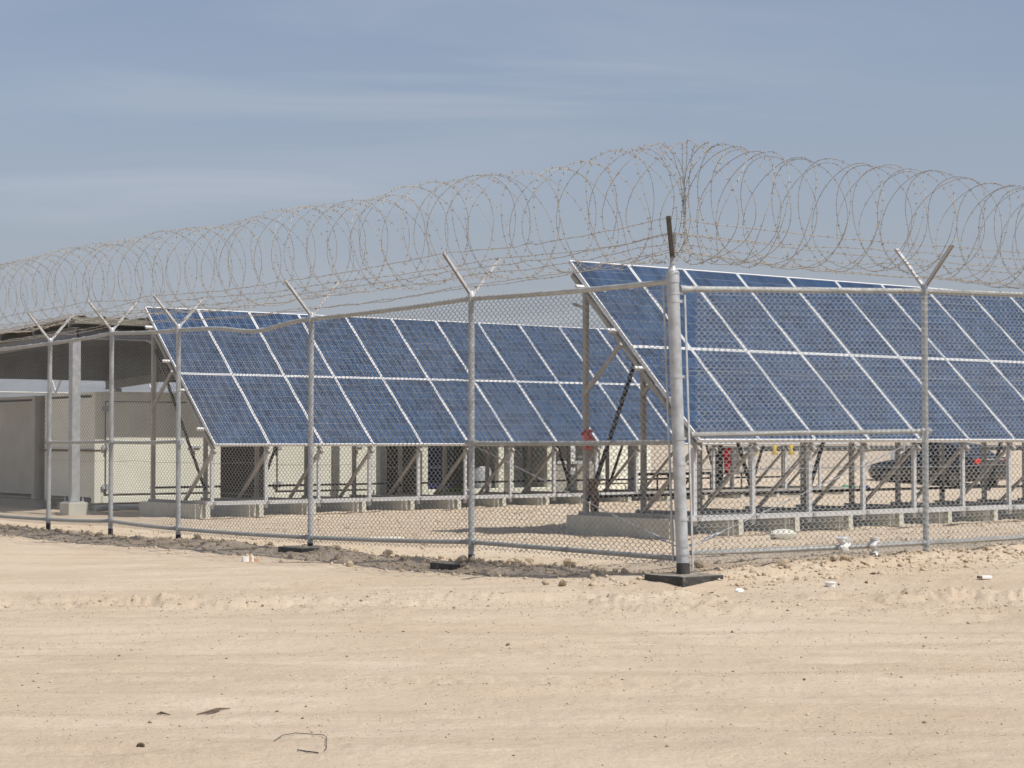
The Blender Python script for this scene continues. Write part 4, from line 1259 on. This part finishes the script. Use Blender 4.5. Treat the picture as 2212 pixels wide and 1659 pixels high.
# ------------------------------------------------------------------ loose things about the frames
def A1P(r, s, z): return A1 + R3 * r + U3 * s + Z3 * z
def A2P(r, s, z): return A2 + R3 * r + U3 * s + Z3 * (z - 0.072)
def rag(name, m, top, w, h, ax, nrm, label, cat, seed, taper=0.6, thick=0.012):
    """a crumpled hanging cloth with two sides"""
    rg = random.Random(seed); nx_, nz_ = 9, 10; vs = []
    for side in (0, 1):
        for j in range(nz_ + 1):
            for i in range(nx_ + 1):
                fx = i / nx_ - 0.5; fz = j / nz_
                ww = w * (1 - (1 - taper) * fz)
                d = 0.035 * math.sin(i * 1.7 + j * 0.5 + seed) + 0.012 * rg.uniform(-1, 1)
                vs.append(top + ax * (fx * ww + 0.02 * math.sin(j + seed)) - Z3 * (h * fz * (1 - 0.10 * math.sin(i * 1.2 + seed))) + nrm * (d + side * thick))
    fs = []; N = (nx_ + 1) * (nz_ + 1)
    for j in range(nz_):
        for i in range(nx_):
            a = j * (nx_ + 1) + i; q = (a, a + 1, a + nx_ + 2, a + nx_ + 1); fs.append(q); fs.append(tuple(x + N for x in q)[::-1])
    mb = MB(); mb.add(vs, fs)
    return mb.top(name, m, top - Z3 * h, label, cat, smooth=True)
rag('plastic_ribbon', 'pink_film', A1P(0.0, 2.02, 1.32), 0.17, 0.24, R3, -U3, 'faded red plastic ribbon tied round the rear post of the end frame', 'ribbon', 2, 0.75)
rag('sacking', 'brown_cloth', A1P(0.08, 1.98, 0.70), 0.16, 0.44, U3, -R3, 'brown sacking draped down the rear post of the end frame', 'cloth', 5, 0.8)
rag('jacket', 'red_cloth', A2P(11.35, 0.10, 1.10), 0.22, 0.46, R3, -U3, 'red jacket hung under the edge of the far panel row', 'jacket', 8, 0.45)
mb = MB(); mb.box(A2P(11.9, 0.9, 0.72), (0.24, 0.05, 0.90), (R3, U3, Z3)); mb.box(A2P(11.9, 0.87, 0.30), (0.05, 0.03, 0.10), (R3, U3, Z3))
mb.top('switch_board', 'dark_board', A2P(11.9, 0.9, 0.25), 'dark upright board beside the hanging red jacket', 'board', bevel=0.005)
sb = thing('switch_box', A2P(12.28, 0.88, 0.32), 'grey electrical box on its stand beside the dark upright board', 'electrical box')
MB().box(A2P(12.28, 0.88, 0.85), (0.26, 0.14, 0.55), (R3, U3, Z3)).build('cabinet', 'grey_box', sb, bevel=0.01)
MB().box(A2P(12.28, 0.80, 0.85), (0.22, 0.02, 0.48), (R3, U3, Z3)).build('door', 'grey_box', sb)
MB().bar(A2P(12.28, 0.90, 0.25), A2P(12.28, 0.90, 0.58), 0.06, 0.06, R3).build('stand', 'grey_box', sb)

# litter
def at_px(px, py, dz=0.0):
    """ground point seen at a pixel of the 2212 wide photograph (used only to read the plan)"""
    Y = HC * 4110 / max(6.0, (py - 950)); X = (px - 1106) / 4110 * Y
    for _ in range(4):
        g = gz(X, Y); Y = (HC - g) * 4110 / max(6.0, (py - 950)); X = (px - 1106) / 4110 * Y
    return Vector((X, Y, gz(X, Y) + dz))
p = at_px(537, 1213); ax = (Vector((0.93, 0.36, 0)), Vector((-0.36, 0.93, 0)), Z3)
cg = thing('cigarette_box', p, 'crushed white and orange cigarette box lying on sand by the fence', 'cigarette box')
bo = MB().box(p + Z3 * 0.03, (0.12, 0.055, 0.06), ax).build('carton', 'white', cg, bevel=0.004)
MB().box(p + Z3 * 0.03 + ax[0] * 0.02, (0.03, 0.0565, 0.0615), ax).build('printed_band', 'orange_print', bo)
MB().box(p + Z3 * 0.02 + ax[0] * 0.085, (0.045, 0.045, 0.03), ax).build('flap', 'orange_print', bo)
p = at_px(1792, 1266); mb = MB(); mb.tube([p + Z3 * 0.0, p + Z3 * 0.028, p + Z3 * 0.031, p + Z3 * 0.038], [0.040, 0.043, 0.050, 0.050], 20)
mb.top('tub_lid', 'white', p, 'small round white tub lying open on the sand near the corner slab', 'tub', smooth=True)
p = at_px(2127, 1250); ax = (Vector((0.98, 0.2, 0)), Vector((-0.2, 0.98, 0)), Z3)
cb2 = thing('cigarette_box', p, 'flat white carton lying alone on the open sand beyond the tub', 'carton')
bo = MB().box(p + Z3 * 0.016, (0.09, 0.055, 0.026), ax).build('carton', 'white', cb2, bevel=0.003)
MB().box(p + Z3 * 0.016 - ax[0] * 0.055, (0.03, 0.05, 0.02), ax).build('flap', 'stone_dark', bo)
for k, (px, py, s, lab) in enumerate(((1595, 1246, 0.05, 'crumpled white paper scrap on sand right beside the black corner slab'), (1690, 1217, 0.035, 'small white paper scrap among stones under the fence'))):
    p = at_px(px, py); mb = MB(); mb.add(*lump(p + Z3 * s * 0.3, s, s * 0.7, s * 0.45, (R3, U3), 20 + k, 8, 5)); mb.top('paper_scrap', 'white', p, lab, 'paper')
def on_rail(t, z): 
    return fence_point(R3, t, z) - U3 * 0.055
rag('plastic_bag', 'white', on_rail(2.00, 0.29), 0.11, 0.15, R3, -U3, 'torn white plastic bag snagged on the bottom rail of the fence', 'plastic bag', 4, 0.9, 0.01)
rag('paper_plate', 'white', on_rail(2.42, 0.27), 0.075, 0.16, R3, -U3, 'cream paper leaf snagged on the bottom rail beside the torn bag', 'paper', 6, 0.55, 0.004)
p = at_px(866, 1166) + U3 * 0.3; p.z = gz(p.x, p.y)
MB().box(p + Z3 * 0.02, (0.42, 0.16, 0.035), (Vector((0.97, 0.25, 0)), Vector((-0.25, 0.97, 0)), Z3)).box(p + Z3 * 0.02 - Vector((0.30, 0.05, 0)), (0.26, 0.10, 0.02), (Vector((0.97, 0.25, 0)), Vector((-0.25, 0.97, 0)), Z3)).top('board_offcut', 'ply', p, 'pale board offcut lying flat inside the chain link fence', 'board', bevel=0.003)
p = at_px(1760, 1170) + U3 * 0.5; p.z = gz(p.x, p.y)
mb = MB(); mb.add(*lump(p + Z3 * 0.05, 0.22, 0.12, 0.07, (R3, U3), 77, 12, 7)); mb.top('rubble_lump', 'concrete', p, 'flat grey concrete lump on the ground inside the fence behind the torn bag', 'rubble', smooth=True)
p = at_px(1836, 1059); 
bt = MB(); d = Vector((0.95, 0.3, 0)).normalized(); c = p + Z3 * 0.06
bt.tube([c - d * 0.20, c - d * 0.19, c + d * 0.08, c + d * 0.14, c + d * 0.20], [0.05, 0.06, 0.06, 0.03, 0.022], 12); bt.top('bottle', 'green_glass', p, 'green plastic bottle lying on the ground beyond the near panel row', 'bottle', smooth=True)
p = at_px(1868, 1059); bt = MB(); c = p + Z3 * 0.05; bt.tube([c - d * 0.14, c - d * 0.13, c + d * 0.06, c + d * 0.12], [0.04, 0.05, 0.05, 0.022], 12); bt.top('bottle', 'blue_cloth', p, 'dark blue bottle lying beside the green plastic one', 'bottle', smooth=True)
# bits of wire, stick, shell
p0 = at_px(595, 1590); pts = [(595, 1600), (612, 1589), (640, 1584), (672, 1583), (700, 1588), (708, 1600), (707, 1615), (702, 1622)]
mb = MB(); mb.tube([at_px(a, b, 0.008 if k % 3 else 0.003) for k, (a, b) in enumerate(pts)], 0.0016, 5); mb.top('wire_scrap', 'black_steel', p0, 'thin dark bent wire lying in a loop on the open sand', 'wire')
mb = MB(); mb.tube([at_px(645, 1618, 0.004), at_px(668, 1622, 0.006), at_px(690, 1625, 0.003)], 0.0025, 5); mb.top('wire_scrap', 'black_steel', at_px(668, 1622), 'short straight wire scrap lying inside the bent wire loop', 'wire')
mb = MB(); mb.tube([at_px(a, b, c) for a, b, c in ((428, 1543, 0.006), (450, 1541, 0.012), (466, 1538, 0.014), (480, 1534, 0.010), (500, 1530, 0.004))], [0.002, 0.006, 0.008, 0.005, 0.0015], 6)
mb.top('dry_stick', 'stick', at_px(460, 1540), 'dry brown twig with thin tail lying on the sand', 'twig')
mb = MB(); mb.tube([at_px(a, b, c) for a, b, c in ((342, 1542, 0.006), (352, 1541, 0.010), (372, 1543, 0.004))], [0.003, 0.006, 0.0015], 6)
mb.top('dry_stick', 'stick', at_px(355, 1542), 'short dark twig fragment lying left behind the longer twig', 'twig')
p = at_px(308, 1613); mb = MB(); mb.tube([p + Vector((-0.015, 0, 0.0)), p + Vector((-0.011, 0, 0.010)), p + Vector((0, 0.003, 0.013)), p + Vector((0.011, 0, 0.010)), p + Vector((0.014, 0, 0.001))], [0.004, 0.006, 0.007, 0.006, 0.003], 8)
mb.top('bark_curl', 'stick', p, 'curled scrap of reddish brown bark lying on open sand', 'bark', smooth=True)
for k, (a0, b0, a1, b1) in enumerate(((1515, 1285, 1560, 1276), (1000, 1236, 1060, 1233))):
    mb = MB(); mb.tube([at_px(a0, b0, 0.004), at_px((a0 + a1) / 2, (b0 + b1) / 2, 0.012), at_px(a1, b1, 0.004)], 0.004, 5)
    mb.top('wire_scrap', 'stick', at_px(a0, b0), ('thin rusty wire lying in front of the black corner slab', 'thin rusty wire lying along the spoil by the fence')[k], 'wire')

# ------------------------------------------------------------------ stones
def stone_mesh(seed):
    rg = random.Random(seed); vs, fs = [], []
    n, m = 8, 5
    base = [1 + rg.uniform(-0.28, 0.28) for _ in range(n)]
    for j in range(m + 1):
        th = math.pi * j / m
        for i in range(n):
            ph = 2 * math.pi * i / n
            k = base[i] * (1 + rg.uniform(-0.14, 0.14))
            vs.append((math.sin(th) * math.cos(ph) * k, math.sin(th) * math.sin(ph) * k * 0.8, -math.cos(th) * 0.72 * (1 + rg.uniform(-.1, .1) if 0 < j < m else 1)))
    for j in range(m):
        for i in range(n): fs.append((j * n + i, j * n + (i + 1) % n, (j + 1) * n + (i + 1) % n, (j + 1) * n + i))
    return vs, fs
STONES = []
for k in range(10):
    vs, fs = stone_mesh(100 + k)
    for mm in ('stone', 'stone_dark'):
        me = bpy.data.meshes.new('stone'); me.from_pydata(vs, [], fs); me.materials.append(M[mm]); STONES.append(me)
rs = random.Random(5)
def put_stone(x, y, s, label, group, dark=False, sink=0.25):
    me = STONES[rs.randrange(10) * 2 + (1 if dark else 0)]
    o = link('stone', me); o.location = (x, y, gz(x, y) + s * (0.72 - sink)); o.rotation_euler = (rs.uniform(-.5, .5), rs.uniform(-.5, .5), rs.uniform(0, 6.28))
    k = s * rs.uniform(0.85, 1.15); o.scale = (k * rs.uniform(.9, 1.3), k, k * rs.uniform(.8, 1.1))
    set_props(o, label, 'stone', group)
big = [(1118, 1216, .055), (1142, 1214, .045), (1232, 1219, .065), (1030, 1212, .04), (1000, 1219, .06), (757, 1204, .045), (838, 1206, .06), (872, 1206, .05), (1104, 1222, .05), (1215, 1245, .05), (1180, 1242, .04)]
for (a, b, s) in big:
    p = at_px(a, b); put_stone(p.x, p.y, s, 'fist sized stone in the spoil along the fence foot', 'larger stones along the fence')
for (a, b, s) in [(1514, 1226, .06), (1690, 1222, .06), (1700, 1225, .04), (1822, 1211, .045), (1800, 1212, .04)]:
    p = at_px(a, b); put_stone(p.x, p.y, s, 'stone lying under the fence to the side of the corner slab', 'stones beside the corner slab')
for (a, b, s) in [(1097, 1387, .011), (1735, 1467, .010), (1885, 1241, .016), (1870, 1258, .018), (1810, 1263, .014), (1955, 1282, .012), (1852, 1233, .014), (1580, 1365, .010)]:
    p = at_px(a, b); put_stone(p.x, p.y, s, 'single dark pebble lying on the open sand', 'dark pebbles on the sand', True)
# medium stones in the spoil
for k in range(120):
    u = rs.uniform(0.5, 17.0); r = -0.20 + rs.gauss(0, 0.20)
    p = FC + U3 * u + R3 * r
    put_stone(p.x, p.y, rs.uniform(0.014, 0.036) * (1.0 if k % 7 else 1.3), 'small stone among the loose spoil along the fence foot', 'small stones in the spoil')
for k in range(60):
    t = rs.uniform(0.4, 7.0); u = -0.35 + rs.gauss(0, 0.25)
    p = FC + R3 * t + U3 * u
    put_stone(p.x, p.y, rs.uniform(0.010, 0.028), 'small stone scattered along the fence facing the near panels', 'small stones by the side fence')

def gravel(name, pts, sizes, m, label):
    """pebbles too many to count, one mesh"""
    n = len(pts)
    o6 = np.array([(1, 0, 0), (0, 1, 0), (-1, 0, 0), (0, -1, 0), (0.1, 0.1, 0.8), (0, 0, -0.6)], float)
    fs = np.array([(0, 1, 4), (1, 2, 4), (2, 3, 4), (3, 0, 4), (1, 0, 5), (2, 1, 5), (3, 2, 5), (0, 3, 5)])
    V = np.repeat(o6[None], n, 0) * (1 + RNG.uniform(-0.35, 0.35, (n, 6, 3)))
    a = RNG.uniform(0, 6.28, n); c, s = np.cos(a), np.sin(a)
    X = V[..., 0] * c[:, None] - V[..., 1] * s[:, None]; Y = V[..., 0] * s[:, None] + V[..., 1] * c[:, None]
    V = np.stack([X, Y, V[..., 2]], -1) * sizes[:, None, None] + pts[:, None, :]
    Fc = (fs[None] + 6 * np.arange(n)[:, None, None]).reshape(-1, 3)
    me = mesh_np(name, V.reshape(-1, 3), Fc, M[m]); o = link(name, me)
    set_props(o, label, None, None, 'stuff')
def scatter(n, fn):
    P = fn(n); z = ground_z(P[:, 0], P[:, 1]); return np.column_stack([P, z])
def fore(n):
    y = 6.0 + (17.5 - 6.0) * RNG.random(n) ** 0.8; x = RNG.uniform(-1, 1, n) * (0.30 * y + 0.6)
    d = vnoise(x * 0.6, y * 1.6, 91) + 0.5 * vnoise(x * 2, y * 4, 92)
    k = d > RNG.uniform(-1.0, 0.9, n); return np.column_stack([x, y])[k]
P = scatter(26000, fore); gravel('pebbles', P, RNG.gamma(2.0, 0.0014, len(P)) + 0.0012, 'stone', 'fine pale pebbles strewn over the open sand')
P = scatter(5000, fore); gravel('pebbles', P, RNG.gamma(2.0, 0.0013, len(P)) + 0.0012, 'stone_dark', 'fine dark grit strewn over the open sand')
def spoil(n):
    u = RNG.uniform(0.2, 18, n); r = RNG.normal(-0.22, 0.28, n); return np.array(FC.xy)[None] + np.array(U3.xy)[None] * u[:, None] + np.array(R3.xy)[None] * r[:, None]
P = scatter(7000, spoil); gravel('rubble', P, RNG.gamma(1.6, 0.006, len(P)) + 0.002, 'stone', 'loose clods and rubble heaped along the fence foot')
def spoil2(n):
    t = RNG.uniform(0.1, 8, n); u = RNG.normal(-0.3, 0.45, n); return np.array(FC.xy)[None] + np.array(R3.xy)[None] * t[:, None] + np.array(U3.xy)[None] * u[:, None]
P = scatter(3500, spoil2); gravel('rubble', P, RNG.gamma(2.0, 0.005, len(P)) + 0.002, 'stone', 'loose clods along the fence facing the near panels')
def inside(n):
    r = RNG.uniform(0.3, 13, n); u = RNG.uniform(0.5, 14, n); return np.array(FC.xy)[None] + np.array(R3.xy)[None] * r[:, None] + np.array(U3.xy)[None] * u[:, None]
P = scatter(16000, inside); gravel('gravel', P, RNG.gamma(1.8, 0.0042, len(P)) + 0.003, 'stone', 'pale gravel spread over the ground inside the fence')
def crust(n):
    x = RNG.uniform(-5.5, 6, n); y = 14.5 - 0.08 * x + RNG.normal(0, 0.55, n); return np.column_stack([x, y])
P = scatter(5000, crust); gravel('clods', P, RNG.gamma(1.5, 0.003, len(P)) + 0.0015, 'stone', 'broken clods of sand crust on the open ground')
